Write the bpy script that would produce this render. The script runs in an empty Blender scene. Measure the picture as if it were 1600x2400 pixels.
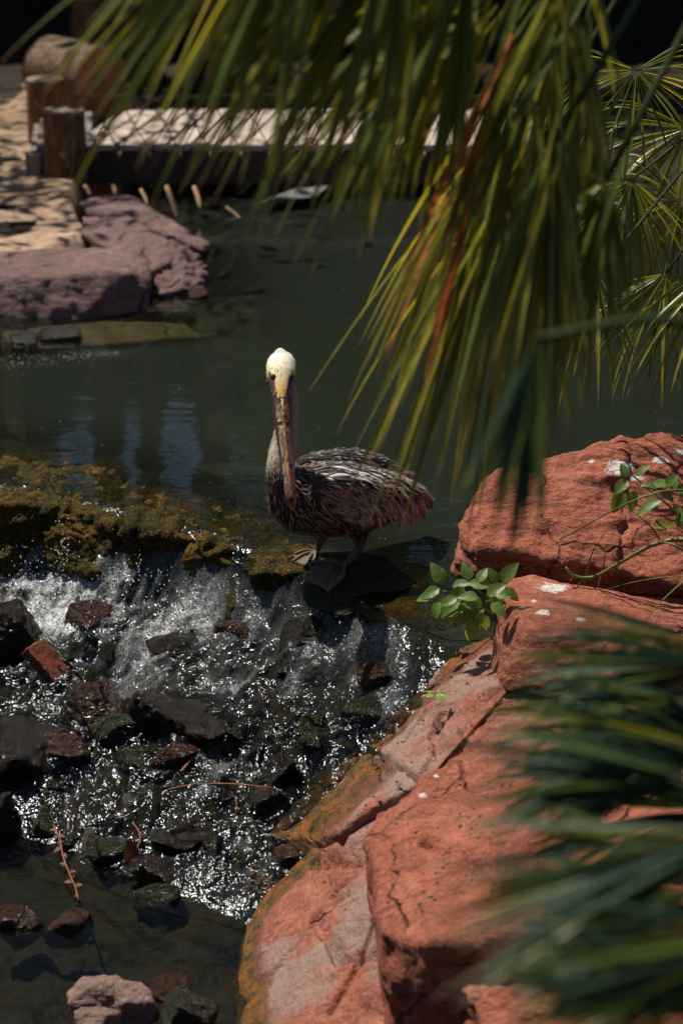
import bpy, bmesh, math, random
import numpy as np
from mathutils import Vector, Matrix
from mathutils.bvhtree import BVHTree
random.seed(7); RNG = np.random.default_rng(7)
scn = bpy.context.scene
COL = scn.collection
# ------------------------------------------------------------------ camera
CAMZ, PITCH, FPX = 2.64, math.radians(19.6), 5200.0
cam_d = bpy.data.cameras.new('camera'); cam = bpy.data.objects.new('camera', cam_d); COL.objects.link(cam)
cam.location = (0, 0, CAMZ); cam.rotation_euler = (math.pi/2 - PITCH, 0, 0)
cam_d.sensor_fit = 'VERTICAL'; cam_d.sensor_height = 36; cam_d.lens = 36*FPX/2400
cam_d.clip_start = .05; cam_d.clip_end = 500
cam_d.dof.use_dof = True; cam_d.dof.focus_distance = 7.08; cam_d.dof.aperture_fstop = 2.6
scn.camera = cam
# ------------------------------------------------------------------ sky, sun, exposure
SUN = Vector((-.34, .29, .90)).normalized()
w = bpy.data.worlds.new('World'); scn.world = w; w.use_nodes = True
nt = w.node_tree; nt.nodes.clear()
sky = nt.nodes.new('ShaderNodeTexSky'); sky.sky_type = 'NISHITA'; sky.sun_disc = False
sky.sun_elevation = math.asin(SUN.z); sky.sun_rotation = math.atan2(SUN.x, SUN.y)
bg = nt.nodes.new('ShaderNodeBackground'); bg.inputs[1].default_value = .05
wo = nt.nodes.new('ShaderNodeOutputWorld')
nt.links.new(sky.outputs[0], bg.inputs[0]); nt.links.new(bg.outputs[0], wo.inputs[0])
sd = bpy.data.lights.new('sun', 'SUN'); sd.energy = 5.0; sd.angle = math.radians(.5); sd.color = (1, .93, .81)
so = bpy.data.objects.new('sun', sd); COL.objects.link(so); so.rotation_euler = SUN.to_track_quat('Z', 'Y').to_euler()
so.location = (-3, 8, 14)
scn.view_settings.view_transform = 'Standard'; scn.view_settings.look = 'None'
scn.view_settings.exposure = .2; scn.view_settings.gamma = 1; scn.view_settings.use_curve_mapping = False
scn.render.engine = 'CYCLES'
scn.cycles.max_bounces = 6; scn.cycles.transparent_max_bounces = 12
scn.cycles.caustics_reflective = False; scn.cycles.caustics_refractive = False
scn.cycles.sample_clamp_indirect = 4
scn.cycles.use_denoising = True

# ------------------------------------------------------------------ pixel -> place
FW = np.array([0, math.cos(PITCH), -math.sin(PITCH)]); UP = np.array([0, math.sin(PITCH), math.cos(PITCH)]); RT = np.array([1., 0, 0])
C0 = np.array([0, 0, CAMZ])
def ray(px, py): return FW + RT*(px-800)/FPX + UP*(1200-py)/FPX
def at(px, py, Y):
    d = ray(px, py); return C0 + d*(Y/d[1])
def on(px, py, z):
    d = ray(px, py); return C0 + d*((z-CAMZ)/d[2])
def proj(p):
    d = np.asarray(p) - C0; k = d@FW; return 800+FPX*(d@RT)/k, 1200-FPX*(d@UP)/k
# ------------------------------------------------------------------ numpy noise
def _h(ix, iy, iz, s):
    n = (ix*374761393 + iy*668265263 + iz*2147483647 + s*974634777) & 0xffffffff
    n = ((n ^ (n >> 13))*1274126177) & 0xffffffff
    n = ((n ^ (n >> 16))*2246822519) & 0xffffffff
    return ((n ^ (n >> 15)) & 0xffff)/32767.5 - 1
def vnoise(p, s=0):
    i = np.floor(p).astype(np.int64); f = p-i; f = f*f*(3-2*f)
    r = 0
    for dx in (0, 1):
        wx = f[:, 0] if dx else 1-f[:, 0]
        for dy in (0, 1):
            wy = f[:, 1] if dy else 1-f[:, 1]
            for dz in (0, 1):
                wz = f[:, 2] if dz else 1-f[:, 2]
                r = r + wx*wy*wz*_h(i[:, 0]+dx, i[:, 1]+dy, i[:, 2]+dz, s)
    return r
def fbm(p, size, octv=4, s=0, gain=.5, ridge=False):
    q = np.asarray(p, float)/size; a = 1; r = 0
    for o in range(octv):
        n = vnoise(q + 17.3*o, s+o)
        r = r + a*((1-2*np.abs(n)) if ridge else n); q = q*2.03; a *= gain
    return r
def sstep(x, a, b):
    t = np.clip((x-a)/(b-a), 0, 1); return t*t*(3-2*t)
# ------------------------------------------------------------------ objects
def tag(o, label=None, cat=None, group=None, kind=None):
    if label: o['label'] = label
    if cat: o['category'] = cat
    if group: o['group'] = group
    if kind: o['kind'] = kind
    return o
def mesh_from(name, V, F, mat=None, smooth=True):
    me = bpy.data.meshes.new(name)
    me.from_pydata([tuple(map(float, v)) for v in V], [], [tuple(map(int, f)) for f in F])
    if smooth: me.polygons.foreach_set('use_smooth', [True]*len(me.polygons))
    if mat:
        for m in (mat if isinstance(mat, (list, tuple)) else [mat]): me.materials.append(m)
    me.update(); return me
def link(name, me, parent=None):
    o = bpy.data.objects.new(name, me); COL.objects.link(o)
    if parent: o.parent = parent
    return o
def put(name, V, F, mat, parent=None, origin=None, smooth=True):
    """V in world coordinates; the object's origin is put at its parent's world place or at origin"""
    V = np.asarray(V, float)
    if parent is not None:
        org = np.array(wpos(parent)); o = link(name, mesh_from(name, V-org, F, mat, smooth), parent); return o
    if origin is None: origin = (V[:, 0].mean(), V[:, 1].mean(), V[:, 2].min())
    o = link(name, mesh_from(name, V-np.array(origin), F, mat, smooth)); o.location = origin; return o
def wpos(o):
    v = Vector(o.location)
    while o.parent: o = o.parent; v = v + o.location
    return v
def empty(name, loc, label, cat, group=None):
    o = bpy.data.objects.new(name, None); COL.objects.link(o); o.location = tuple(map(float, loc)); o.empty_display_size = .1
    return tag(o, label, cat, group)
def set_col(me, name, arr):
    a = me.color_attributes.new(name, 'FLOAT_COLOR', 'POINT')
    arr = np.asarray(arr, float)
    if arr.ndim == 1: arr = np.stack([arr]*3, 1)
    if arr.shape[1] == 3: arr = np.concatenate([arr, np.ones((len(arr), 1))], 1)
    a.data.foreach_set('color', arr.ravel())
def co(me):
    a = np.empty(len(me.vertices)*3); me.vertices.foreach_get('co', a); return a.reshape(-1, 3)
def normals(me):
    a = np.empty(len(me.vertices)*3); me.vertices.foreach_get('normal', a); return a.reshape(-1, 3)
def setco(me, a): me.vertices.foreach_set('co', np.asarray(a, float).ravel()); me.update()
def remesh(V, F, voxel, smooth_it=0):
    me = mesh_from('tmp', V, F); o = link('tmp', me)
    m = o.modifiers.new('r', 'REMESH'); m.mode = 'VOXEL'; m.voxel_size = voxel; m.use_smooth_shade = True
    if smooth_it:
        s = o.modifiers.new('s', 'SMOOTH'); s.iterations = smooth_it; s.factor = .5
    dg = bpy.context.evaluated_depsgraph_get(); ev = o.evaluated_get(dg)
    out = bpy.data.meshes.new_from_object(ev)
    bpy.data.objects.remove(o); bpy.data.meshes.remove(me)
    out.polygons.foreach_set('use_smooth', [True]*len(out.polygons)); return out
def tube(pts, rad, sides=8, closed=True, flat=1.0):
    P = np.asarray(pts, float); n = len(P)
    if np.isscalar(rad): rad = [rad]*n
    V = []; F = []
    ref = np.array([0, 0, 1.]);
    T0 = P[-1]-P[0]
    if abs(T0[2]) > .9*np.linalg.norm(T0): ref = np.array([0, 1., 0])
    for i in range(n):
        t = P[min(i+1, n-1)]-P[max(i-1, 0)]; t = t/(np.linalg.norm(t)+1e-9)
        a = np.cross(t, ref); a /= np.linalg.norm(a)+1e-9; b = np.cross(a, t)
        for k in range(sides):
            th = 2*math.pi*k/sides; V.append(P[i]+rad[i]*(math.cos(th)*a+flat*math.sin(th)*b))
    for i in range(n-1):
        for k in range(sides):
            k2 = (k+1) % sides; F.append((i*sides+k, i*sides+k2, (i+1)*sides+k2, (i+1)*sides+k))
    if closed:
        F.append(tuple(range(sides-1, -1, -1))); F.append(tuple((n-1)*sides+k for k in range(sides)))
    return V, F
def eltube(C, A, B, sides=20):
    """closed loft of ellipses: centres C, half axes A and B (vectors)"""
    V = []; F = []; n = len(C)
    for c, a, b in zip(C, A, B):
        for k in range(sides):
            th = 2*math.pi*k/sides; V.append(np.array(c)+math.cos(th)*np.array(a)+math.sin(th)*np.array(b))
    for i in range(n-1):
        for k in range(sides):
            k2 = (k+1) % sides; F.append((i*sides+k, i*sides+k2, (i+1)*sides+k2, (i+1)*sides+k))
    F.append(tuple(range(sides-1, -1, -1))); F.append(tuple((n-1)*sides+k for k in range(sides)))
    return V, F
def join(parts):
    V = []; F = []
    for v, f in parts:
        n = len(V); V += list(v); F += [tuple(i+n for i in q) for q in f]
    return V, F
def boxm(c, ax, ay, az):
    c, ax, ay, az = map(np.array, (c, ax, ay, az)); V = [c+sx*ax+sy*ay+sz*az for sz in (-1, 1) for sy in (-1, 1) for sx in (-1, 1)]
    return V, [(0, 2, 3, 1), (4, 5, 7, 6), (0, 1, 5, 4), (2, 6, 7, 3), (0, 4, 6, 2), (1, 3, 7, 5)]
def crom(P, n):
    P = np.asarray(P, float); Q = np.vstack([2*P[0]-P[1], P, 2*P[-1]-P[-2]]); out = []
    m = len(P)-1
    for j in range(n):
        t = j/(n-1)*m; i = min(int(t), m-1); u = t-i; a, b, c, d = Q[i:i+4]
        out.append(.5*((2*b)+(c-a)*u+(2*a-5*b+4*c-d)*u*u+(3*b-a-3*c+d)*u**3))
    return np.array(out)
# ------------------------------------------------------------------ node helper
class NT:
    def __init__(s, name):
        s.m = bpy.data.materials.new(name); s.m.use_nodes = True; s.t = s.m.node_tree; s.t.nodes.clear()
        s.out = s.n('ShaderNodeOutputMaterial'); s.pos = s.n('ShaderNodeNewGeometry').outputs['Position']
    def n(s, k, **kw):
        q = s.t.nodes.new(k)
        for a, b in kw.items(): setattr(q, a, b)
        return q
    def L(s, a, b): s.t.links.new(a, b)
    def setin(s, node, i, v):
        if v is None: return
        if hasattr(v, 'is_linked') or isinstance(v, bpy.types.NodeSocket): s.L(v, node.inputs[i])
        else: node.inputs[i].default_value = v
    def scale(s, v, sc):
        q = s.n('ShaderNodeVectorMath', operation='MULTIPLY'); s.L(v, q.inputs[0]); q.inputs[1].default_value = sc; return q.outputs[0]
    def noise(s, scale, detail=5, rough=.55, vec=None, dist=0):
        q = s.n('ShaderNodeTexNoise'); q.inputs['Scale'].default_value = scale; q.inputs['Detail'].default_value = detail
        q.inputs['Roughness'].default_value = rough; q.inputs['Distortion'].default_value = dist
        s.L(vec or s.pos, q.inputs['Vector']); return q.outputs['Fac']
    def voro(s, scale, vec=None, feature='F1', out='Distance'):
        q = s.n('ShaderNodeTexVoronoi', feature=feature); q.inputs['Scale'].default_value = scale; s.L(vec or s.pos, q.inputs['Vector']); return q.outputs[out]
    def ramp(s, f, stops):
        q = s.n('ShaderNodeValToRGB'); e = q.color_ramp.elements
        while len(e) < len(stops): e.new(.5)
        for i, (p, c) in enumerate(stops):
            e[i].position = p; c = (c, c, c) if not isinstance(c, tuple) else c; e[i].color = (*c[:3], 1)
        s.L(f, q.inputs[0]); return q.outputs[0]
    def mix(s, f, a, b, mode='MIX'):
        q = s.n('ShaderNodeMix', data_type='RGBA', blend_type=mode)
        for i, v in ((0, f), (6, a), (7, b)):
            if isinstance(v, bpy.types.NodeSocket): s.L(v, q.inputs[i])
            else: q.inputs[i].default_value = v if i == 0 else (*v[:3], 1)
        return q.outputs[2]
    def math(s, op, a, b=0, clamp=False):
        q = s.n('ShaderNodeMath', operation=op); q.use_clamp = clamp
        for i, v in ((0, a), (1, b)):
            if isinstance(v, bpy.types.NodeSocket): s.L(v, q.inputs[i])
            else: q.inputs[i].default_value = v
        return q.outputs[0]
    def attr(s, name):
        q = s.n('ShaderNodeAttribute'); q.attribute_name = name; return q
    def bump(s, h, strength, dist=.01, prev=None):
        q = s.n('ShaderNodeBump'); q.inputs['Strength'].default_value = strength; q.inputs['Distance'].default_value = dist
        s.L(h, q.inputs['Height'])
        if prev: s.L(prev, q.inputs['Normal'])
        return q.outputs[0]
    def bsdf(s, col, rough=.8, normal=None, spec=.5, coat=0, coat_rough=.1):
        q = s.n('ShaderNodeBsdfPrincipled')
        for k, v in (('Base Color', col), ('Roughness', rough), ('Normal', normal), ('Specular IOR Level', spec), ('Coat Weight', coat), ('Coat Roughness', coat_rough)):
            if v is None: continue
            if isinstance(v, bpy.types.NodeSocket): s.L(v, q.inputs[k])
            else: q.inputs[k].default_value = (*v, 1) if isinstance(v, tuple) else v
        if normal is not None and coat: s.L(normal, q.inputs['Coat Normal'])
        return q
    def fin(s, sh): s.L(sh.outputs[0] if hasattr(sh, 'outputs') else sh, s.out.inputs[0]); return s.m
def rock_mat(name, c1, c2, c3, strata=(1.4, .5, 7), grain=1., guano=0., wetcol=True, rough=.85, bumpd=.012, algae=None):
    t = NT(name)
    v = t.scale(t.pos, (strata[0], strata[1], strata[2]))
    big = t.noise(2.6, 8, .68, v, .9); mid = t.noise(9, 8, .65); fine = t.noise(90*grain, 6, .7); tiny = t.noise(330*grain, 3, .6)
    col = t.ramp(big, [(.3, c1), (.52, c2), (.72, c3)])
    col = t.mix(t.ramp(mid, [(.40, .0), (.62, .85)]), col, tuple(x*.55 for x in c2))
    col = t.mix(t.ramp(fine, [(.42, .0), (.75, .5)]), col, tuple(min(1, x*1.5) for x in c3))
    pit = t.ramp(tiny, [(.28, .55), (.42, 1.)])
    col = t.mix(1., col, pit, 'MULTIPLY')
    if guano:
        ga = t.attr('guano').outputs['Fac']; g = t.ramp(t.math('ADD', ga, t.math('MULTIPLY', t.math('SUBTRACT', t.noise(38, 6, .8), .5), 1.9)), [(.40, 0.), (.56, .9)])
        g = t.math('MULTIPLY', g, t.ramp(ga, [(.02, 0.), (.15, 1.)])); col = t.mix(g, col, (.72, .70, .66))
    h = t.math('ADD', t.math('MULTIPLY', mid, 1.2), t.math('MULTIPLY', fine, .28))
    wv = t.n('ShaderNodeVectorMath', operation='ADD'); wn_ = t.n('ShaderNodeTexNoise'); wn_.inputs['Scale'].default_value = 6; wn_.inputs['Detail'].default_value = 5; t.L(t.pos, wn_.inputs['Vector']); wsc = t.scale(wn_.outputs['Color'], (.16, .16, .16)); t.L(t.pos, wv.inputs[0]); t.L(wsc, wv.inputs[1])
    crk = t.ramp(t.voro(1.9, t.scale(wv.outputs[0], (1, .8, 1.5)), 'DISTANCE_TO_EDGE'), [(.0, 0.), (.016, 1.)]); crk2 = t.mix(t.ramp(t.noise(2.9, 4, .6), [(.48, 0.), (.58, 1.)]), (1, 1, 1), crk)
    col = t.mix(1., col, t.mix(.7, (1, 1, 1), crk2), 'MULTIPLY'); h = t.math('ADD', h, t.math('MULTIPLY', crk2, .8))
    h = t.math('ADD', h, t.math('MULTIPLY', t.noise(28, 4, .6, t.scale(t.pos, (1, .6, 2.2))), .6))
    mp = t.n('ShaderNodeMapping'); mp.inputs['Rotation'].default_value = (0, 0, math.radians(-52)); mp.inputs['Scale'].default_value = (1., 7., 5.); t.L(t.pos, mp.inputs[0])
    st = t.noise(7, 7, .7, mp.outputs[0], .5); h = t.math('ADD', h, t.math('MULTIPLY', st, .55))
    col = t.mix(t.ramp(st, [(.38, .45), (.46, .0)]), col, tuple(x*.42 for x in c1))
    nb = t.bump(h, 1., bumpd*1.9); nb = t.bump(tiny, .35, .0015, nb)
    if algae:
        pl_ = t.math('MULTIPLY', t.ramp(t.noise(2.6, 3, .5), [(.50, 0.), (.58, .8)]), t.ramp(fine, [(.3, .4), (.6, 1.)])); col = t.mix(pl_, col, (.33, .255, .215))
        wet = t.attr('wet').outputs['Fac']
        wn = t.math('ADD', wet, t.math('MULTIPLY', t.math('SUBTRACT', t.noise(14, 5, .6), .5), .7))
        am = t.ramp(wn, [(.45, 0.), (.75, 1.)])
        ac = t.ramp(t.noise(22, 6, .7), [(.38, (.035, .035, .010)), (.5, algae), (.66, (.32, .10, .025))])
        ed = t.ramp(wn, [(.32, 0.), (.48, .8)])
        col = t.mix(ed, col, (.17, .055, .035)); col = t.mix(am, col, ac)
        rough = t.ramp(wn, [(.3, .82), (.5, .25)])
    return t.fin(t.bsdf(col, rough, nb, .35))
M = {}
M['red_rock'] = rock_mat('red_sandstone', (.14, .036, .022), (.36, .100, .055), (.50, .190, .118), guano=1., algae=None)
M['red_wet'] = rock_mat('red_sandstone_bank', (.15, .040, .025), (.36, .108, .063), (.50, .215, .145), guano=.0, algae=(.16, .075, .012))
M['grey_pink'] = rock_mat('grey_pink_sandstone', (.11, .055, .052), (.185, .105, .098), (.30, .195, .18), strata=(1, .7, 5))
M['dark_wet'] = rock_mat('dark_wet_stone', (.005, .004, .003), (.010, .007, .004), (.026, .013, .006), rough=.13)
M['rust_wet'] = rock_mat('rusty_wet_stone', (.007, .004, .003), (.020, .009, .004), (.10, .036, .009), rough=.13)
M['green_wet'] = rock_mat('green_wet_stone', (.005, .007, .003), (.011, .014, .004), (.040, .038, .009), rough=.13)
M['grey_wet'] = rock_mat('grey_wet_stone', (.06, .045, .03), (.12, .09, .06), (.2, .15, .1), rough=.18)
M['pink_cobble'] = rock_mat('pink_cobble', (.20, .115, .095), (.28, .17, .145), (.36, .24, .20), rough=.5)
M['silt_slab'] = rock_mat('silty_slab', (.10, .07, .03), (.20, .14, .07), (.32, .23, .12), rough=.7)
M['cliff'] = rock_mat('shade_toned_cliff', (.012, .011, .010), (.022, .019, .017), (.035, .03, .027), strata=(.4, .4, 1.5), grain=.3)  # near-black tones paint in the shade behind the bridge
def moss():
    t = NT('golden_moss'); a = t.noise(5, 8, .78); b = t.noise(60, 6, .75); c = t.voro(120)
    col = t.ramp(a, [(.38, (.010, .014, .003)), (.48, (.05, .040, .005)), (.60, (.17, .085, .007)), (.76, (.38, .19, .014))])
    col = t.mix(t.ramp(b, [(.44, .0), (.60, .9)]), col, (.014, .015, .004))
    col = t.mix(t.ramp(t.noise(140, 3, .6), [(.55, .0), (.7, .7)]), col, (.38, .22, .03))
    h = t.math('ADD', b, t.math('MULTIPLY', c, -.35)); nb = t.bump(h, 1., .015); nb = t.bump(t.noise(160, 3, .6), .7, .004, nb)
    return t.fin(t.bsdf(col, .5, nb, .12))
M['moss'] = moss()
def sandm():
    t = NT('sand'); a = t.noise(1.6, 6, .6); b = t.noise(12, 6, .7)
    col = t.ramp(a, [(.35, (.26, .17, .11)), (.62, (.46, .33, .23))]); col = t.mix(t.ramp(b, [(.50, .0), (.62, .8)]), col, (.13, .085, .055))  # darker mottling: brown debris plus dappled tree shade painted into the sand
    return t.fin(t.bsdf(col, .95, t.bump(t.noise(25, 6, .7), .6, .02), .2))
M['sand'] = sandm()
def soil():
    t = NT('dark_soil'); col = t.ramp(t.noise(4, 7, .7), [(.35, (.018, .013, .009)), (.65, (.05, .036, .025))])
    return t.fin(t.bsdf(col, .95, t.bump(t.noise(30, 6, .7), .9, .03), .2))
M['soil'] = soil()
def bedm(name, c):
    t = NT(name); col = t.ramp(t.noise(5, 7, .65), [(.35, tuple(x*.45 for x in c)), (.5, c), (.68, (c[0]*2.0, c[1]*1.6, c[2]*1.1))])
    col = t.mix(t.ramp(t.noise(26, 5, .7), [(.5, .0), (.65, .6)]), col, tuple(x*.3 for x in c))
    return t.fin(t.bsdf(col, .5, t.bump(t.noise(30, 6, .7), .9, .02), .3))
M['pond_bed'] = bedm('pond_bed_silt', (.045, .045, .022))
M['stream_bed'] = bedm('stream_bed_stone', (.035, .026, .012))
def wood(name, c1, c2, c3, vec, rough=.75, grain=14):
    t = NT(name); tc = t.n('ShaderNodeTexCoord').outputs['Object']
    v = t.scale(t.pos, vec); g = t.noise(grain, 8, .7, v, .8); b = t.noise(3, 4, .6)
    col = t.ramp(g, [(.32, c1), (.5, c2), (.68, c3)]); col = t.mix(t.ramp(b, [(.45, .0), (.7, .6)]), col, tuple(x*.5 for x in c2))
    oi = t.n('ShaderNodeObjectInfo').outputs['Random']
    col = t.mix(t.math('MULTIPLY', oi, .35), col, c1)
    return t.fin(t.bsdf(col, rough, t.bump(g, .6, .008), .3))
M['deck'] = wood('bleached_deck_board', (.34, .25, .20), (.58, .47, .40), (.74, .64, .57), (8, 1, 8))
M['beam'] = wood('dark_beam_wood', (.035, .018, .013), (.075, .040, .030), (.12, .07, .05), (1, 8, 8))
M['grey_board'] = wood('grey_board', (.12, .095, .075), (.24, .20, .165), (.36, .31, .26), (2, 1, 10))
M['post'] = wood('post_wood', (.022, .009, .005), (.22, .08, .028), (.42, .26, .12), (5, 5, 1), grain=7)
M['post_top'] = wood('post_end_grain', (.10, .085, .055), (.20, .16, .10), (.32, .26, .17), (6, 6, 1))
M['bark'] = wood('bark', (.020, .012, .008), (.12, .07, .04), (.36, .23, .15), (2, 9, 9), grain=5)
M['cut'] = wood('cut_log_face', (.40, .11, .04), (.62, .20, .075), (.75, .32, .15), (2, 2, 2), grain=5)
M['brick'] = wood('wet_brick', (.09, .025, .014), (.17, .05, .026), (.25, .085, .048), (3, 3, 3), rough=.35, grain=12)
M['twig'] = wood('red_twig', (.10, .035, .018), (.26, .09, .04), (.38, .17, .08), (9, 9, 3), rough=.5)
M['cane'] = wood('cut_cane', (.22, .12, .06), (.42, .27, .15), (.6, .42, .26), (5, 5, 1))
M['rope'] = wood('rope', (.03, .03, .022), (.07, .065, .045), (.12, .11, .08), (30, 30, 30))
M['pale'] = wood('pale_stone', (.13, .12, .115), (.22, .21, .20), (.32, .30, .29), (2, 2, 2))
# water
def water(name, tint, bumps, rough, foam=False, depthmix=0., depthcol=(.03, .035, .02)):
    t = NT(name)
    nb = None
    for sc, st, di, vs in bumps:
        h = t.noise(sc, 2, .5, t.scale(t.pos, vs), .3); nb = t.bump(h, st, di, nb)
        if foam and sc > 20: t.L(t.math('MULTIPLY', t.attr('chop').outputs['Fac'], st), nb.node.inputs['Strength'])
    fr = t.n('ShaderNodeFresnel'); fr.inputs[0].default_value = 1.33
    if nb: t.L(nb, fr.inputs['Normal'])
    gl = t.n('ShaderNodeBsdfGlossy'); gl.inputs['Roughness'].default_value = rough; gl.inputs[0].default_value = (.84, .91, 1, 1)  # bluish tint painted into the gloss for sky-coloured glints
    if nb: t.L(nb, gl.inputs['Normal'])
    tr = t.n('ShaderNodeBsdfTransparent'); tr.inputs[0].default_value = (*tint, 1)
    base = tr
    if depthmix:
        df = t.n('ShaderNodeBsdfDiffuse'); df.inputs[0].default_value = (*depthcol, 1)
        m0 = t.n('ShaderNodeMixShader'); m0.inputs[0].default_value = depthmix; t.L(tr.outputs[0], m0.inputs[1]); t.L(df.outputs[0], m0.inputs[2]); base = m0
        da = t.attr('depth').outputs['Fac']; t.L(t.math('MULTIPLY', da, depthmix), m0.inputs[0])
    mx = t.n('ShaderNodeMixShader'); t.L(fr.outputs[0], mx.inputs[0]); t.L(base.outputs[0], mx.inputs[1]); t.L(gl.outputs[0], mx.inputs[2])
    last = mx
    if foam:
        fa = t.attr('foam').outputs['Fac']
        a = t.noise(45, 5, .7, t.scale(t.pos, (1, .8, 1)), 1.2); b = t.noise(130, 4, .7)
        lace = t.ramp(t.math('ABSOLUTE', t.math('SUBTRACT', a, .5)), [(.0, 1.), (.035, .35), (.09, .0)])
        f = t.math('ADD', t.math('MULTIPLY', fa, t.math('ADD', t.math('MULTIPLY', lace, .55), t.ramp(b, [(.40, 0.), (.66, .8)]))), 0, True)
        f = t.math('MULTIPLY', f, 1.0, True)
        fb = t.bsdf((.66, .68, .70), .45, t.bump(a, .5, .01), .4)
        m2 = t.n('ShaderNodeMixShader'); t.L(f, m2.inputs[0]); t.L(last.outputs[0], m2.inputs[1]); t.L(fb.outputs[0], m2.inputs[2]); last = m2
    return t.fin(last)
M['pond_water'] = water('pond_water', (.62, .66, .56), [(2.2, .13, .02, (1, 2.5, 1)), (9, .09, .006, (1, 2.5, 1)), (30, .05, .003, (1, 2, 1))], .03, depthmix=.8, depthcol=(.017, .022, .016))
M['stream_water'] = water('stream_water', (.52, .54, .42), [(6, .25, .02, (1, 1.6, 1)), (24, .85, .018, (1, .6, 1)), (84, 1., .006, (1, .6, 1))], .155, foam=True)
M['pool_water'] = water('pool_water', (.42, .42, .28), [(7, .25, .02, (1, 1.6, 1)), (40, .12, .006, (1, 1.3, 1))], .04, depthmix=.2, depthcol=(.02, .02, .009))
def leafm(name, c, ct, tip=None, tr=.4, rough=.35, spec=.5):
    t = NT(name); a = t.attr('col').outputs['Fac']; oi = t.n('ShaderNodeObjectInfo').outputs['Random']
    col = t.mix(t.math('MULTIPLY', oi, .8), c, tuple(x*.55 for x in c)); col = t.mix(t.ramp(t.noise(25, 4, .6), [(.45, .0), (.7, .45)]), col, tuple(min(1, x*1.8) for x in c))
    ctc = t.mix(oi, ct, tuple(x*.6 for x in ct))
    if tip:
        f = t.ramp(a, [(.93, 0.), (.99, 1.)]); col = t.mix(f, col, tip); ctc = t.mix(f, ctc, tip)
    b = t.bsdf(col, rough, t.bump(t.noise(60, 3, .5), .25, .004), spec); tl = t.n('ShaderNodeBsdfTranslucent'); t.L(ctc, tl.inputs[0])
    mx = t.n('ShaderNodeMixShader'); mx.inputs[0].default_value = tr; t.L(b.outputs[0], mx.inputs[1]); t.L(tl.outputs[0], mx.inputs[2])
    return t.fin(mx)
TIP = (.38, .17, .07)
M['palm'] = leafm('palm_leaflet', (.11, .155, .03), (.36, .33, .018), TIP, .42, .33, .35)
M['palm_yellow'] = leafm('palm_leaflet_yellow', (.28, .27, .035), (.75, .62, .03), TIP, .45, .30)
M['palm_dead'] = leafm('palm_leaflet_dead', (.50, .14, .035), (.75, .20, .04), TIP, .35, .5)
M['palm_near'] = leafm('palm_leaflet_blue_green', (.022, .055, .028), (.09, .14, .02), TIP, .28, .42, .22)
M['withered'] = leafm('withered_leaf', (.13, .045, .018), (.3, .09, .03), None, .3, .6)
M['petiole'] = leafm('petiole', (.035, .05, .018), (.06, .08, .015), None, .1, .7, .1)
M['stem'] = leafm('green_stem', (.13, .15, .03), (.2, .2, .03), None, .15, .5)
M['leaf'] = leafm('herb_leaf', (.12, .21, .045), (.48, .60, .05), None, .4, .42, .4)
M['leaf_yellow'] = leafm('herb_leaf_yellow', (.30, .26, .04), (.5, .4, .03), None, .4, .5)
M['lettuce'] = leafm('lettuce_scrap', (.36, .48, .13), (.5, .6, .15), None, .3, .4)
def attrm(name, rough=.7, sc=200, tr=0., spec=.3, spec2=None):
    t = NT(name); c = t.attr('col').outputs['Color']; n = t.noise(sc, 4, .6)
    col = t.mix(1., c, t.ramp(n, [(.3, .72), (.7, 1.15)]), 'MULTIPLY'); return t.fin(t.bsdf(col, rough, t.bump(n, .3, .002), spec))
M['plumage'] = attrm('plumage', .75); M['feather'] = attrm('feather', .6, 300)
def billm():
    t = NT('mottled_bill'); v = t.scale(t.pos, (1, 1, .13)); n = t.noise(110, 6, .7, v, .7); n2 = t.noise(260, 3, .6, t.scale(t.pos, (1, 1, .3)))
    c = t.attr('col').outputs['Color']
    col = t.mix(t.ramp(n, [(.46, .0), (.56, .9)]), c, (.045, .032, .025)); col = t.mix(t.ramp(n2, [(.5, .0), (.62, .55)]), col, (.40, .26, .15))
    return t.fin(t.bsdf(col, .42, t.bump(n, .5, .002), .4))
M['bill'] = billm()

# ================================================================== SETTING
LX = np.array([-3, -1.4, -1.15, -.73, -.29, -.08, .1, .31, 3.]); LY = np.array([8.4, 7.88, 7.74, 7.47, 7.12, 6.9, 6.6, 6.3, 6.1])
def lipY(x): return np.interp(x, LX, LY)
def surf(x, Y):
    """mean height of the falling water"""
    x = np.asarray(x, float); Y = np.asarray(Y, float); t = lipY(x)-Y
    A = .17 - .14*sstep(x, -.45, .05)
    drop = A*sstep(t, .02, .34) + (.60-A)*(np.clip((t-.10)/1.42, 0, 1)**.9)
    return -np.clip(drop, 0, .60)
def hit(px, py, dz=0.):
    d = ray(px, py); lo, hi = 3., 9.
    f = lambda Y: (C0+d*(Y/d[1]))
    for _ in range(40):
        m = (lo+hi)/2; p = f(m)
        if p[2] > surf(p[0], m)+dz: lo = m
        else: hi = m
    return f((lo+hi)/2)
def grid(nx, ny, fn, name, mat, kind='structure', flip=False):
    U, Vv = np.meshgrid(np.linspace(0, 1, nx), np.linspace(0, 1, ny)); P = fn(U.ravel(), Vv.ravel())
    i = np.arange(nx*ny).reshape(ny, nx); a, b, c, d = i[:-1, :-1].ravel(), i[:-1, 1:].ravel(), i[1:, 1:].ravel(), i[1:, :-1].ravel()
    Fq = np.stack([a, d, c, b] if flip else [a, b, c, d], 1)
    me = bpy.data.meshes.new(name); me.vertices.add(len(P)); me.vertices.foreach_set('co', P.ravel())
    me.loops.add(Fq.size); me.loops.foreach_set('vertex_index', Fq.ravel()); me.polygons.add(len(Fq))
    me.polygons.foreach_set('loop_start', np.arange(0, Fq.size, 4)); me.update(calc_edges=True); me.validate()
    me.polygons.foreach_set('use_smooth', [True]*len(me.polygons)); me.materials.append(mat)
    o = link(name, me); tag(o, kind=kind); return o, P
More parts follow.
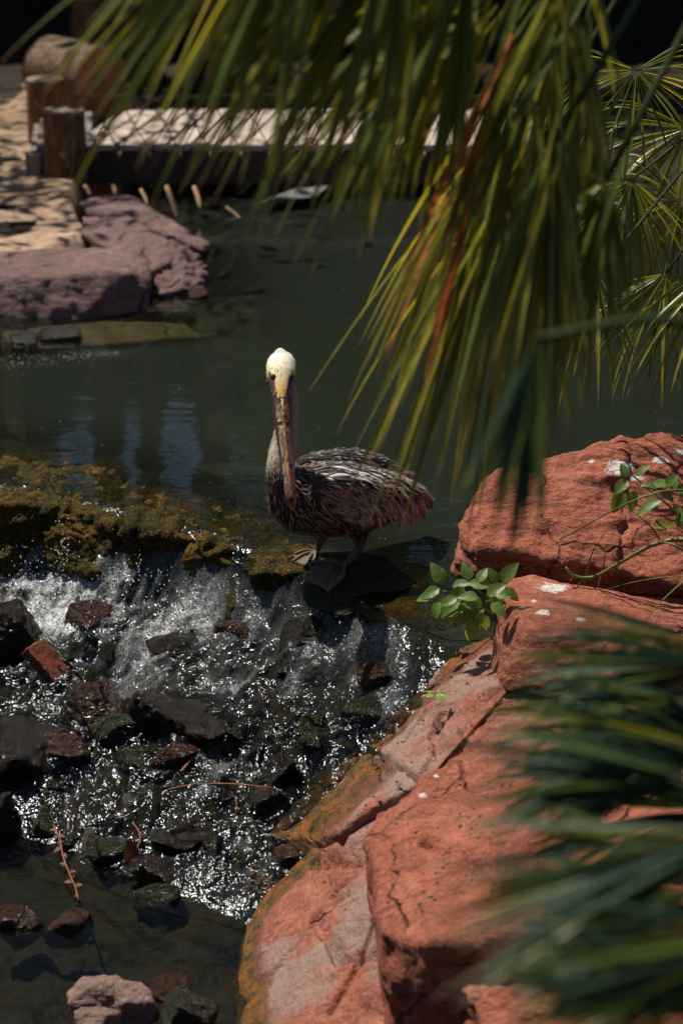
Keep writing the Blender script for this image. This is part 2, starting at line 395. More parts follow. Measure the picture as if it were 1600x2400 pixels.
def P3(x, y, z): return np.stack([x, y, z], 1)
# left boundary of the pond (bank to its left) as x of Y
def bankx(Y): return np.interp(Y, [3, 6, 7.9, 9.7, 10.6, 11.4, 12.2, 13.2, 15, 17], [-1.5, -1.7, -2.6, -2.5, -1.45, -1.2, -1.38, -1.45, -1.6, -2.0])
def ground_z(x, Y):
    left = sstep(bankx(Y)-x, .0, .35); far = sstep(Y, 15.2, 15.9); right = sstep(x, 3.2, 4.0)
    near = sstep(-Y, -4.0, -3.4)
    e = np.maximum.reduce([sstep(x, 1.05, 1.35)*sstep(Y, 12.2, 12.9), left, far, right, near*0+sstep(x, 1.35, 2.0)*sstep(-Y, -6.9, -6.3)])
    e = np.maximum(e, sstep(-Y, -3.2, -2.6))
    return -.85 + e*(.97)
def gfn(u, v):
    x = -60*np.sign(.5-u)*np.abs(2*u-1)**3; x = np.where(u < .5, -60*np.abs(2*u-1)**3, 60*np.abs(2*u-1)**3)*1.0 + (2*u-1)*4
    y = -10 + 110*v**2.2; p = P3(x, y, x*0); z = ground_z(x, y) + .02*fbm(p, .6, 3); return P3(x, y, z)
o, _ = grid(180, 260, gfn, 'ground', M['soil'])
def sfn(u, v):
    Y = 9.9+6.6*v; x = bankx(Y)-.05-u*5.; p = P3(x, Y, x*0); z = .135 + .03*fbm(p, .9, 4) - .45*sstep(-u, -.012, 0) ; return P3(x, Y, z)
o, _ = grid(120, 160, sfn, 'sand_bank', M['sand'], flip=True)
# pond bed
def pbed(u, v):
    x = -3.2+6.8*u; f = v**1.3; Y = lipY(x)+.03 + (15.6-lipY(x))*f
    t = Y-lipY(x); dep = -.05 - .50*sstep(t, -.05, 1.3); p = P3(x, Y, x*0)
    z = dep + .05*fbm(p, .5, 4, 5); z = np.minimum(z, -.03); return P3(x, Y, z)
o, _ = grid(200, 220, pbed, 'pond_bed', M['pond_bed'])
def pw(u, v):
    x = -3.2+7.2*u; Y = lipY(x)-.0 + (15.8-lipY(x))*v**1.5; p = P3(x, Y, x*0); return P3(x, Y, .0012*fbm(p, .35, 2, 8)*sstep(v, 0, .02))
o, P = grid(160, 200, pw, 'pond_water', M['pond_water'])
set_col(o.data, 'depth', np.clip(.10+.90*np.minimum(sstep(P[:, 1]-lipY(P[:, 0]), .02, 1.1), .12+.88*sstep(P[:, 0]-np.interp(P[:, 1], [9, 9.45, 9.8, 10.6, 12], [-3, -2.0, -1.0, -1.0, -1.25]), .25, .9)), 0, 1))
# stream
def chop(p, t):
    # stones under the sheet of water
    a = fbm(p, .24, 3, 21)*.034 + fbm(p*np.array([1, 1.15, 1]), .11, 3, 31, .55, True)*.015
    b = fbm(p, .035, 2, 41, .5, True)*.0035
    e = sstep(t, .03, .25)*(1-sstep(t, 1.25, 1.6)); return (a+b)*e*(1+.5*np.exp(-((t-.7)/.3)**2))
NXS, NTS = 520, 560
def strm(u, v):
    x = -1.55+2.6*u; t = 1.62*v+.05*np.sin(x*7)*v; Y = lipY(x)-t; p = P3(x, Y, x*0); z = surf(x, Y)+chop(p, t)+.0015*fbm(p, .05, 2, 3)*sstep(t, 0, .1)*(1-sstep(t, 1.3, 1.6))
    return P3(x, Y, z)
o, P = grid(NXS, NTS, strm, 'stream_water', M['stream_water'], flip=True)
t_ = lipY(P[:, 0])-P[:, 1]; xs = P[:, 0]
foam = np.exp(-((xs+1.05)/.30)**2-((t_-.36)/.26)**2)*1.25 + .75*np.exp(-((xs+.70)/.28)**2-((t_-.42)/.22)**2) + .25*np.exp(-((xs+.25)/.25)**2-((t_-.30)/.12)**2) + .18*np.exp(-((xs-.14)/.16)**2-((t_-.2)/.12)**2)
pn = P3(P[:, 0], P[:, 1], P[:, 2]*0)
foam += .30*sstep(fbm(pn, .14, 3, 77), .35, .9)*sstep(t_, .2, .5)*(1-sstep(t_, 1.1, 1.5))
foam *= (1-sstep(t_, 1.3, 1.6))*sstep(t_, .08, .2)*np.clip(.75+.6*fbm(pn, .12, 3, 9), 0, 1.2)
fa_, fb_ = P[:, 0]*.85-P[:, 1]*.53, P[:, 0]*.53+P[:, 1]*.85; flow = fbm(np.stack([fa_/.03, fb_/.07, P[:, 2]*0], 1), 1., 3, 88); big = fbm(pn, .13, 3, 19)
foam *= np.clip(.55+.45*flow+.75*big, 0, 1.25)
set_col(o.data, 'foam', np.clip(foam, 0, 1))
def chopf(p, t): return np.clip((1-sstep(t+.12*fbm(p*np.array([1, 1, 0]), .2, 3, 6)-.22*sstep(p[:, 0], -.5, -.1), 1.35, 1.85))*(.75+.35*fbm(p*np.array([1, 1, 0]), .17, 2, 66)), 0, 1)
set_col(o.data, 'chop', chopf(P, t_))
def poolf(u, v):
    x = -1.55+2.6*u; t = 1.60+.05*np.sin(x*7)+1.9*v; Y = lipY(x)-t; p = P3(x, Y, x*0); return P3(x, Y, -.6015+.0012*fbm(p, .12, 3, 5))
o, P = grid(200, 160, poolf, 'pool_water', M['stream_water'], flip=True); set_col(o.data, 'chop', chopf(P, lipY(P[:, 0])-P[:, 1])); set_col(o.data, 'foam', np.zeros(len(P)))
def sbed(u, v):
    x = -1.6+2.9*u; t = -.12+3.35*v; Y = lipY(x)-t; p = P3(x, Y, x*0)
    z = surf(x, Y)-.035+fbm(p, .24, 3, 21)*.034*sstep(t, .03, .25)*(1-sstep(t, 1.45, 1.75)) + fbm(p, .11, 4, 91, .55)*.036*sstep(t, .1, .3) - .12*sstep(t, 1.35, 1.9); return P3(x, Y, z)
o, _ = grid(300, 340, sbed, 'stream_bed', M['stream_bed'], flip=True)
# cliff behind
def clf(u, v):
    a = (u-.5)*2; x = a*12; Y = 18.2 - 9*np.clip(np.abs(a)-.5, 0, 1)**1.5*2 - .0; z = -.3+(4.6-1.3*np.exp(-((x+1.7)/1.05)**4))*v; p = P3(x, Y, z)
    Y = Y + .55*fbm(p, 1.6, 5, 3) + .5*v; x = x+.3*fbm(p, 1.1, 4, 13); return P3(x, Y, z)
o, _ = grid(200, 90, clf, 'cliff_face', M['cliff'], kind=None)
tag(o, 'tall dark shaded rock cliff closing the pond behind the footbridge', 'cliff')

# ================================================================== ROCKS
def noise_rock(me, seed, amp, size, fine=.25, rid=0., grooves=(), origin=(0, 0, 0)):
    v = co(me); n = normals(me); w_ = v+np.array(origin)+seed*3.7
    d = amp*fbm(w_, size, 4, seed) + amp*fine*fbm(w_, size*.18, 3, seed+9, .6)
    if rid: d = d + rid*fbm(w_*np.array([1, 1, 1.6]), size*.55, 3, seed+5, .5, True)
    v = v+n*d[:, None]
    for line, wd, dp in grooves:
        L = np.asarray(line); wob = .35*wd*fbm(v+np.array(origin), .05, 3, 3)
        best = np.full(len(v), 9.)
        for a, b in zip(L[:-1], L[1:]):
            q = v[:, :2]+np.array(origin)[:2]; ab = b[:2]-a[:2]; tt = np.clip(((q-a[:2])@ab)/(ab@ab), 0, 1)
            best = np.minimum(best, np.linalg.norm(q-(a[:2]+tt[:, None]*ab), axis=1))
        v[:, 2] -= dp*np.clip(1-(best+wob)/wd, 0, 1)**.7*(n[:, 2] > .2)
    setco(me, v)
def hull(pts):
    bm = bmesh.new()
    for p in pts: bm.verts.new(tuple(map(float, p)))
    r = bmesh.ops.convex_hull(bm, input=bm.verts)
    bmesh.ops.delete(bm, geom=[g for g in r['geom_interior'] if isinstance(g, bmesh.types.BMVert)], context='VERTS')
    bm.verts.ensure_lookup_table(); bm.normal_update()
    for i, v in enumerate(bm.verts): v.index = i
    V = [np.array(v.co) for v in bm.verts]; F = [[v.index for v in f.verts] for f in bm.faces]; bm.free(); return V, F
def prism(top, dz, flare=.0):
    """irregular slab: ordered outline of its top (world points), walls down to zbot"""
    bm = bmesh.new(); T = np.asarray(top); c = T.mean(0)
    tv = [bm.verts.new(tuple(p)) for p in T]
    bv = []
    for p in T:
        q = p.copy(); q[:2] += (p[:2]-c[:2])*flare; q[2] = dz; bv.append(bm.verts.new(tuple(q)))
    ar = sum(T[i][0]*T[(i+1) % len(T)][1]-T[(i+1) % len(T)][0]*T[i][1] for i in range(len(T)))
    f = bm.faces.new(tv); g = bm.faces.new(bv[::-1])
    n = len(T)
    for i in range(n): bm.faces.new([tv[(i+1) % n], tv[i], bv[i], bv[(i+1) % n]])
    bmesh.ops.triangulate(bm, faces=[f, g]); bmesh.ops.recalc_face_normals(bm, faces=bm.faces)
    for i, v in enumerate(bm.verts): v.index = i
    V = [np.array(v.co) for v in bm.verts]; F = [[v.index for v in f.verts] for f in bm.faces]; bm.free(); return V, F
def wetness(v, rng=.09):
    t = lipY(v[:, 0])-v[:, 1]; s = np.where(t > 0, surf(v[:, 0], v[:, 1]), 0.); return np.clip(1-(v[:, 2]-s-.01)/rng, 0, 1)
def rock(name, VF, mat, label, cat='rock', voxel=.012, sm=2, seed=1, amp=.012, size=.18, fine=.3, rid=0., grooves=(), wr=.09, group=None, kind=None, parent=None, drops=()):
    V, F = VF; V = np.asarray(V); org = np.array([V[:, 0].mean(), V[:, 1].mean(), V[:, 2].min()])
    me = remesh(V-org, F, voxel, sm); noise_rock(me, seed, amp, size, fine, rid, grooves, org); me.name = name
    me.materials.clear(); me.materials.append(mat); set_col(me, 'wet', wetness(co(me)+org, wr))
    if mat is M['red_rock']:
        vv = co(me)+org; kk = (vv-C0)@FW; gx = 800+FPX*((vv-C0)@RT)/kk; gy = 1200-FPX*((vv-C0)@UP)/kk; g_ = np.zeros(len(vv))
        for cx_, cy_, rx_, ry_ in drops: g_ = np.maximum(g_, 1-np.sqrt(((gx-cx_)/rx_)**2+((gy-cy_)/ry_)**2))
        set_col(me, 'guano', np.clip(g_, 0, 1))
    o = link(name, me, parent); o.location = org
    if parent is None: tag(o, label, cat, group, kind)
    return o
# --- right bank
zb = -.9
def H(*a): return hull([np.array(p) for p in a])
# rear boulder with the sunlit top
b1 = [at(1063, 1350, 6.82), at(1072, 1262, 6.80), at(1095, 1195, 6.86), at(1138, 1120, 6.98), at(1230, 1072, 7.10), at(1322, 1060, 7.12), at(1400, 1062, 7.12),
      at(1130, 1275, 6.66), at(1290, 1312, 6.62), at(1440, 1335, 6.62), at(1120, 1400, 6.72), at(1440, 1420, 6.68), at(1460, 1180, 6.95), at(1460, 1050, 7.1), at(1075, 1390, 6.9),
      at(1120, 1250, 7.35), at(1420, 1150, 7.5), at(1440, 1260, 7.6)]
rock('boulder', join([hull(b1), hull([at(1400, 1062, 7.12), at(1440, 1040, 7.14), at(1560, 1032, 7.16), at(1700, 1025, 7.2), at(1400, 1330, 6.66), at(1560, 1360, 6.62), at(1720, 1390, 6.6), at(1420, 1420, 6.7), at(1720, 1460, 6.66), at(1460, 1250, 7.7), at(1720, 1200, 7.8)])]),
     M['red_rock'], 'big red sandstone boulder behind the others on the right, white droppings on top', drops=[(1450, 1095, 60, 32), (1545, 1078, 35, 14), (1490, 1120, 30, 12), (1385, 1080, 14, 12), (1590, 1060, 25, 14)], voxel=.009, sm=1, seed=3, amp=.013, size=.2, fine=.34, rid=.013)
b2 = [at(1190, 1352, 6.35), at(1242, 1347, 6.40), at(1380, 1378, 6.36), at(1640, 1430, 6.30), at(1170, 1400, 6.15), at(1225, 1495, 5.98), at(1250, 1482, 5.97), at(1350, 1500, 5.93), at(1640, 1560, 5.8),
      at(1150, 1590, 6.02), at(1168, 1622, 5.93), at(1225, 1612, 5.90), at(1640, 1690, 5.8), at(1150, 1500, 6.12), at(1190, 1500, 6.5), at(1640, 1540, 6.6)]
rock('boulder', hull(b2), M['red_rock'], 'wedge of red sandstone with a flat bird-spattered top, in front of the big boulder', drops=[(1295, 1378, 62, 20), (1272, 1436, 26, 13), (1360, 1452, 22, 9), (1250, 1410, 12, 10)], voxel=.008, sm=1, seed=8, amp=.007, size=.18, fine=.35, rid=.003)
# low wedge below the leafy plant
c0 = [on(995, 1610, -.08), on(1020, 1575, -.04), on(1085, 1515, .0), on(1150, 1487, .03), on(1175, 1530, .02), on(1165, 1590, -.0), on(1100, 1585, -.03), on(1050, 1600, -.06)]
rock('bank_stone', prism(c0, zb), M['red_wet'], 'low brown stone wedged at the waterline under the leafy plant', voxel=.009, seed=12, amp=.008, size=.12, wr=.06)
c1 = [hit(850, 1742, -.02), hit(925, 1672, -.02), hit(1000, 1602, -.02), on(1055, 1582, -.045), on(1150, 1556, -.01), on(1190, 1615, .02), on(1130, 1680, -.02), on(1040, 1780, -.08), on(1000, 1835, -.12), on(950, 1795, -.16), on(905, 1762, -.2)]
c1[3] = on(1055, 1578, -.03)
rock('bank_slab', prism(c1, zb), M['red_wet'], 'sloping red slab holding the scrap of bright green leaf', voxel=.008, sm=1, seed=14, amp=.009, size=.2, fine=.25, wr=.08,
     grooves=[([on(1035, 1665, -.08), on(1022, 1710, -.1), on(1030, 1760, -.1), on(1000, 1800, -.12)], .022, .035), ([on(950, 1690, -.1), on(1000, 1655, -.1), on(1070, 1640, -.05)], .008, .012)])
c2 = [hit(628, 1962, -.02), hit(690, 1880, -.02), hit(770, 1800, -.02), hit(845, 1748, -.02), on(900, 1772, -.21), on(945, 1802, -.19), on(985, 1835, -.16), on(905, 1872, -.22), on(850, 1905, -.27), on(800, 1945, -.33), on(745, 1965, -.40), on(680, 1962, -.46)]
rock('bank_slab', prism(c2, zb), M['red_wet'], 'wet red slab streaked orange and green beside the rapids', voxel=.008, sm=1, seed=17, amp=.008, size=.2, fine=.25, wr=.17)
for i, (pts, lab) in enumerate([([(640, 1985), (700, 1962), (800, 1950), (790, 1975), (720, 2000), (660, 2010)], 'thin upper brown ledge tucked under the wet red slab'),
                     ([(640, 2035), (700, 1998), (780, 1985), (800, 2000), (740, 2045), (670, 2070)], 'thin lower brown ledge tucked under the wet red slab')]):
    rock('ledge_stone', prism([on(a, b, -.49-.04*i) for a, b in pts], zb), M['rust_wet'], lab, voxel=.008, seed=20+i, amp=.006, size=.08)
c3 = [hit(560, 2520, -.02), hit(558, 2400, -.02), hit(563, 2300, -.02), hit(575, 2200, -.02), hit(610, 2110, -.02), hit(670, 2040, -.01), on(745, 1985, -.46), on(805, 1940, -.38), on(900, 1880, -.26), on(985, 1838, -.19), on(1060, 1900, -.15),
      on(1000, 2150, -.28), on(1010, 2520, -.45)]
g3 = [([on(738, 1998, -.42), on(745, 2022, -.42), on(800, 2045, -.4), on(850, 2050, -.38)], .018, .03), ([on(800, 1960, -.36), on(815, 2000, -.36), on(840, 2030, -.36)], .014, .028),
      ([on(738, 2185, -.48), on(770, 2230, -.47), on(800, 2290, -.47), on(850, 2290, -.46), on(930, 2330, -.45)], .022, .038), ([on(740, 2190, -.48), on(735, 2060, -.44)], .005, .01),
      ([on(900, 2200, -.45), on(850, 2300, -.46), on(780, 2400, -.5)], .014, .03), ([on(640, 2260, -.52), on(740, 2200, -.49)], .01, .014), ([on(780, 2140, -.44), on(840, 2100, -.42)], .009, .014)]
rock('bank_slab', prism(c3, zb), M['red_wet'], 'largest cracked red slab, curving down the right edge of the lower pool', voxel=.009, sm=1, seed=23, amp=.012, size=.3, fine=.24, rid=.006, wr=.07, grooves=g3)
# raised near block with the dark left flank
d1 = [on(862, 1942, -.11), on(960, 1850, -.09), on(1020, 1795, -.05), on(1110, 1705, -.01), on(1180, 1632, .03), on(1420, 1640, .07), on(1750, 1660, .10), on(1750, 2100, .10), on(1350, 2150, .02), on(1150, 2190, -.04), on(1000, 2215, -.09), on(902, 2190, -.13), on(888, 2110, -.12), on(872, 2030, -.11)]
rock('bank_slab', prism(d1, zb, -.16), M['red_rock'], 'raised near red slab with a dark upright left flank, half under palm leaves', drops=[(990, 1865, 16, 12), (1022, 1818, 14, 9), (1173, 1634, 14, 9)], voxel=.011, sm=1, seed=31, amp=.020, size=.30, fine=.22, rid=.010,
     grooves=[([on(1000, 2020, -.1), on(1150, 2060, -.04), on(1250, 2090, 0)], .03, .05), ([on(1200, 1900, 0), on(1350, 1800, .04)], .02, .02)])
for i, (a, b, c, dd, z, lab) in enumerate([(905, 1130, 2270, 2540, -.62, 'shaded orange-brown block in the hollow below the near slab'),
        (1080, 1330, 2170, 2330, -.12, 'knobbly red stone between the near slab and the palm leaves'),
        (1250, 1450, 2110, 2250, -.04, 'rounded red stone glimpsed above the lowest palm frond'),
        (1130, 1500, 2300, 2560, -.16, 'red stone at the bottom right corner under palm leaves'),
        (1440, 1780, 2120, 2460, -.02, 'dark red stone hidden behind the lowest palm fronds')]):
    pts = [on(a, c+40, z), on((a+b)/2, c, z+.03), on(b, c+30, z), on(b-20, dd, z-.03), on((a+b)/2, dd+30, z-.02), on(a+20, dd, z-.05)]
    rock('bank_stone', prism(pts, zb), M['red_rock'], lab, voxel=.011, seed=40+i, amp=.022, size=.12, fine=.5, rid=.01)
# --- left far bank
f1 = [at(-160, 600, 10.75), at(-160, 640, 10.35), at(0, 655, 10.25), at(120, 650, 10.22), at(300, 640, 10.2), at(352, 650, 10.3), at(345, 610, 10.6), at(270, 582, 10.85), at(0, 592, 10.9),
      at(-160, 760, 10.2), at(0, 762, 10.15), at(180, 755, 10.12), at(340, 725, 10.2), at(350, 690, 10.35), at(200, 700, 10.9)]
rock('bank_rock', hull(f1), M['grey_pink'], 'long low purple-grey rock with a sheer front on the far left waterline', voxel=.014, seed=51, amp=.016, size=.35, fine=.45, rid=.003)
f2 = [at(190, 500, 11.75), at(300, 498, 11.7), at(400, 560, 11.0), at(410, 610, 10.8), at(350, 640, 10.65), at(255, 585, 11.0), at(190, 545, 11.3), at(350, 690, 10.7), at(410, 660, 10.85), at(220, 600, 11.2)]
rock('bank_rock', hull(f2), M['grey_pink'], 'flat tilted purple-grey slab lying between the sand and the pond', voxel=.016, sm=1, seed=53, amp=.010, size=.3, fine=.4)
f3 = [at(185, 474, 12.3), at(240, 458, 12.5), at(310, 462, 12.2), at(500, 570, 11.5), at(485, 590, 11.4), at(330, 530, 11.6), at(200, 495, 11.9), at(470, 620, 11.5), at(300, 560, 11.7)]
rock('bank_rock', hull(f3), M['grey_pink'], 'thin layered reddish slab pointing into the pond below the footbridge', voxel=.016, sm=1, seed=55, amp=.010, size=.25, fine=.4, rid=.006)
f4 = [at(355, 655, 10.75), at(410, 600, 10.9), at(470, 605, 11.0), at(492, 640, 10.85), at(480, 665, 10.75), at(440, 672, 10.6), at(365, 692, 10.5), at(450, 700, 10.6), at(420, 560, 11.2), at(385, 540, 11.3)]
rock('bank_rock', hull(f4), M['grey_pink'], 'small lumpy rock at the tip of the far left bank', voxel=.014, sm=1, seed=57, amp=.022, size=.16, fine=.6, rid=.012)
f5 = [at(438, 690, 10.55), at(455, 664, 10.6), at(480, 668, 10.6), at(488, 690, 10.5), at(460, 702, 10.45), at(440, 700, 10.5), at(460, 690, 10.75)]
rock('bank_pebble', hull(f5), M['rust_wet'], 'small orange-stained pebble at the far waterline', voxel=.009, seed=58, amp=.006, size=.06)
s1 = [on(50, 815, -.015), on(300, 800, -.015), on(478, 786, -.015), on(440, 757, -.01), on(250, 750, -.01), on(0, 775, -.012)]
rock('sunken_slab', prism(s1, -.5), M['silt_slab'], 'flat slab lying just under the water below the far left bank', voxel=.014, seed=60, amp=.006, size=.2)
s2 = [on(250, 838, -.02), on(420, 832, -.02), on(410, 815, -.02), on(300, 812, -.02)]
rock('sunken_slab', prism(s2, -.5), M['green_wet'], 'smaller greenish slab under the water in front of the sunken flat slab', voxel=.014, seed=61, amp=.006, size=.2)
for pts, lab, sd_ in (([(22, 782), (60, 772), (90, 780), (85, 798), (30, 797)], 'dark wet stone at the left end of the sunken slab', 62), ([(90, 772), (140, 766), (188, 768), (185, 788), (95, 792)], 'dark wet stone on the sunken slab, second from the frame edge', 63)):
    P_ = [on(a, b, .02) for a, b in pts]; rock('wet_stone', prism(P_, -.08), M['dark_wet'], lab, voxel=.01, seed=sd_, amp=.008, size=.08)
rock('pale_stone', H(on(606, 475, .05), on(640, 462, .08), on(700, 440, .1), on(780, 437, .08), on(740, 462, .07), on(680, 472, .05), on(700, 452, -.1), on(760, 450, -.05)), M['pale'], 'pale grey flat stone below the footbridge, half behind palm leaflets', voxel=.015, seed=64, amp=.01, size=.15)
# --- mossy ledge of the fall
def ledge(pts, lab, seed, amp=.022, voxel=.010, rid=.012): rock('mossy_rock', hull(pts), M['moss'], lab, voxel=voxel, seed=seed, amp=amp, size=.13, fine=.55, rid=rid)
def LP(px, py, z): return on(px, py, z)
ledge([LP(-90, 1085, -.018), LP(60, 1075, -.018), LP(170, 1100, -.018), LP(-90, 1190, -.01), LP(50, 1185, -.005), LP(165, 1190, -.01), LP(-90, 1330, -.22), LP(60, 1290, -.21), LP(165, 1290, -.21), LP(-90, 1020, -.25), LP(170, 1040, -.25)],
      'mossy ledge rock with a black overhang at the left frame edge', 71)
ledge([LP(120, 1105, -.018), LP(260, 1120, -.018), LP(300, 1150, -.018), LP(110, 1180, -.005), LP(240, 1210, -.02), LP(300, 1225, -.03), LP(110, 1330, -.20), LP(190, 1350, -.20), LP(290, 1355, -.21), LP(210, 1270, -.12), LP(150, 1060, -.2), LP(300, 1090, -.2)],
      'golden mossy buttress rock second from the left in the fall', 72)
ledge([LP(280, 1140, -.018), LP(420, 1175, -.018), LP(540, 1215, -.018), LP(300, 1230, -.004), LP(430, 1260, -.02), LP(500, 1268, -.02), LP(330, 1350, -.20), LP(430, 1365, -.20), LP(520, 1350, -.19), LP(300, 1110, -.2), LP(540, 1170, -.2)],
      'mossy ledge rock with a deep dark hollow in the middle of the fall', 73)
ledge([LP(430, 1195, -.018), LP(600, 1240, -.018), LP(690, 1285, -.018), LP(470, 1265, -.01), LP(590, 1290, -.01), LP(440, 1345, -.15), LP(560, 1400, -.18), LP(640, 1380, -.13), LP(700, 1330, -.03), LP(430, 1390, -.20), LP(600, 1440, -.20), LP(650, 1200, -.2)],
      'broad gold and green mossy rock sloping to the foam left of the pelican', 74)
ledge([LP(590, 1310, -.018), LP(650, 1282, -.018), LP(740, 1290, -.004), LP(600, 1350, -.03), LP(700, 1345, -.01), LP(712, 1380, -.10), LP(600, 1390, -.14), LP(720, 1240, -.2), LP(600, 1420, -.24), LP(715, 1420, -.2)],
      'wet glinting mossy rock just left of the pelican feet', 75, -.018)
for i, (x0, x1, y0, y1, zt, zb2, lab) in enumerate([(150, 250, 1195, 1345, -.02, -.21, 'narrow mossy rib running down to the foam between two dark hollows'),
        (235, 335, 1225, 1300, -.03, -.15, 'short golden mossy bulge below the lip left of the middle hollow'),
        (445, 560, 1275, 1400, -.03, -.20, 'tall golden mossy hump reaching into the foam right of the middle hollow'),
        (545, 700, 1345, 1450, -.09, -.19, 'lower mossy step wetted by the foam below the broad mossy rock'),
        (0, 45, 1180, 1330, -.02, -.21, 'mossy rib at the left frame edge beside the black overhang')]):
    m_ = (x0+x1)/2; w_ = (x1-x0)/2
    ledge([LP(x0, y0, zt), LP(x1, y0+12, zt), LP(m_-w_*.6, y0-22, zt-.03), LP(m_+w_*.5, y0-22, zt-.03), LP(m_-w_*.9, (y0+y1)/2, (zt+zb2)/2), LP(m_+w_, (y0+y1)/2, (zt+zb2)/2), LP(m_-w_*1.1, y1, zb2), LP(m_+w_*1.1, y1-5, zb2), LP(m_, y1+12, zb2-.03), LP(x0, y0-10, zb2), LP(x1, y0-10, zb2)], lab, 160+i, .016, .008, .010)
# rock under the pelican; its black tone and right tip partly paint the bird's shadow
rock('perch_rock', H(at(706, 1318, 6.86), at(760, 1288, 7.0), at(900, 1300, 6.95), at(938, 1335, 6.88), at(925, 1352, 6.78), at(708, 1405, 6.62), at(720, 1425, 6.55), at(800, 1445, 6.5), at(880, 1425, 6.55), at(720, 1350, 6.72), at(800, 1345, 6.72), at(990, 1378, 6.7), at(780, 1290, 7.3), at(900, 1340, 7.2)),
     M['green_wet'], 'wet angular rock the pelican stands on, black partly for the painted shadow of the bird', voxel=.008, seed=77, amp=.006, size=.12)
rock('mossy_rock', H(on(835, 1440, .0), on(900, 1400, -.008), on(1040, 1392, -.008), on(1080, 1420, -.01), on(1060, 1500, -.05), on(960, 1490, -.05), on(860, 1470, -.06), on(950, 1560, -.3), on(1060, 1560, -.3), on(850, 1520, -.3), on(1000, 1350, -.25)), M['moss'],
     'smooth mossy rock under the sliding water right of the pelican', voxel=.009, seed=78, amp=.006, size=.14)
# --- stones in the rapids: px, py of centre, width, height in px, roundness, material, label
def stone(px, py, wp, hp, mat, label, seed, rnd=.5, rot=0., lift=0., name='stream_stone', tilt=0., depth=1.):
    r = np.random.default_rng(seed); c = hit(px, py+hp*.25); sc = 1/(FPX/np.linalg.norm(c-C0))
    a = wp*sc*.54; b = a*depth*.8; h = hp*sc*.58
    P = []
    for i in range(16 if rnd > .4 else 10):
        v = r.normal(size=3); v /= np.linalg.norm(v); v = v/np.max(np.abs(v))**(1-rnd)*.95; P.append(v)
    P = np.array(P)*np.array([a*1.12, b*1.1, h*1.25])
    R = np.array(Matrix.Rotation(rot, 3, 'Z') @ Matrix.Rotation(tilt, 3, 'Y')); P = P@R.T
    P = P + c + np.array([0, 0, -h*.35+lift])
    return rock(name, hull(P), mat, label, voxel=max(.005, min(a, h)/16), sm=2, seed=seed, amp=a*.07, size=a*.9, fine=.45, group=None)
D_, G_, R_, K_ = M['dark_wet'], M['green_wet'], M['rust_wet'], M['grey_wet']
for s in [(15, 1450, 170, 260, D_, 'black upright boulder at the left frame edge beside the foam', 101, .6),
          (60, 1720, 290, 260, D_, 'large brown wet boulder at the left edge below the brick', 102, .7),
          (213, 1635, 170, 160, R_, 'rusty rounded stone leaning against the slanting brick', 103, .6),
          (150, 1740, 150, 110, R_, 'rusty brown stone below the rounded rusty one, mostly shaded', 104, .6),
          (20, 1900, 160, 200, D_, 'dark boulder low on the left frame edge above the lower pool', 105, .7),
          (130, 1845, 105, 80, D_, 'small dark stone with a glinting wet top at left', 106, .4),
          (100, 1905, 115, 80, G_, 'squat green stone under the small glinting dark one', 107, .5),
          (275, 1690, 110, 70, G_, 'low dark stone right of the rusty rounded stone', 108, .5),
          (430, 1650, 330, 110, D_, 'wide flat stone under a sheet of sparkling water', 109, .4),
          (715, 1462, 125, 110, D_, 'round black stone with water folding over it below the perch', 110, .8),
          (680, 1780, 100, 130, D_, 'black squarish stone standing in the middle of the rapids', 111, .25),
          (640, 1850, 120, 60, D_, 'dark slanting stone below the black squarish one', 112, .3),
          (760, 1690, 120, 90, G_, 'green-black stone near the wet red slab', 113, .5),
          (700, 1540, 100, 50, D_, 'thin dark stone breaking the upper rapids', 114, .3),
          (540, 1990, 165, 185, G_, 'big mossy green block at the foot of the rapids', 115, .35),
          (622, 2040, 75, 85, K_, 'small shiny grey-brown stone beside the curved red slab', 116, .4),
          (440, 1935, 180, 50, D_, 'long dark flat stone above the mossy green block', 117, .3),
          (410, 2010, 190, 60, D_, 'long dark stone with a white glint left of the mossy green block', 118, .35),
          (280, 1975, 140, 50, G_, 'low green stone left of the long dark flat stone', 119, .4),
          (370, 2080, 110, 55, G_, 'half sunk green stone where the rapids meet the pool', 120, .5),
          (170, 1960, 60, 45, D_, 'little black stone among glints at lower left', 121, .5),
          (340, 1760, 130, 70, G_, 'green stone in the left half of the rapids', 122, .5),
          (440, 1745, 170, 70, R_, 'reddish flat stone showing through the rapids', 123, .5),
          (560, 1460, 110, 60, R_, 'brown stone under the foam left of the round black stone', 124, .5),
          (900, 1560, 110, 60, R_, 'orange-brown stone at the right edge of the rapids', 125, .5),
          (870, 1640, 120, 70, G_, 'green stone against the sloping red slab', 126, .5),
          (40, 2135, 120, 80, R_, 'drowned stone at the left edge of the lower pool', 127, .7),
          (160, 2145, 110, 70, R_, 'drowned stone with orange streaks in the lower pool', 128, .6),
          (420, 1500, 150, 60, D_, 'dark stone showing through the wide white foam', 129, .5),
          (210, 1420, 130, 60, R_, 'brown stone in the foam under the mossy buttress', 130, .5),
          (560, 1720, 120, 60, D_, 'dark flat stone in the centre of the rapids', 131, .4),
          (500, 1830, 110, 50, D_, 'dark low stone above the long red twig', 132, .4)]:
    stone(*s, rot=random.uniform(-.6, .6))
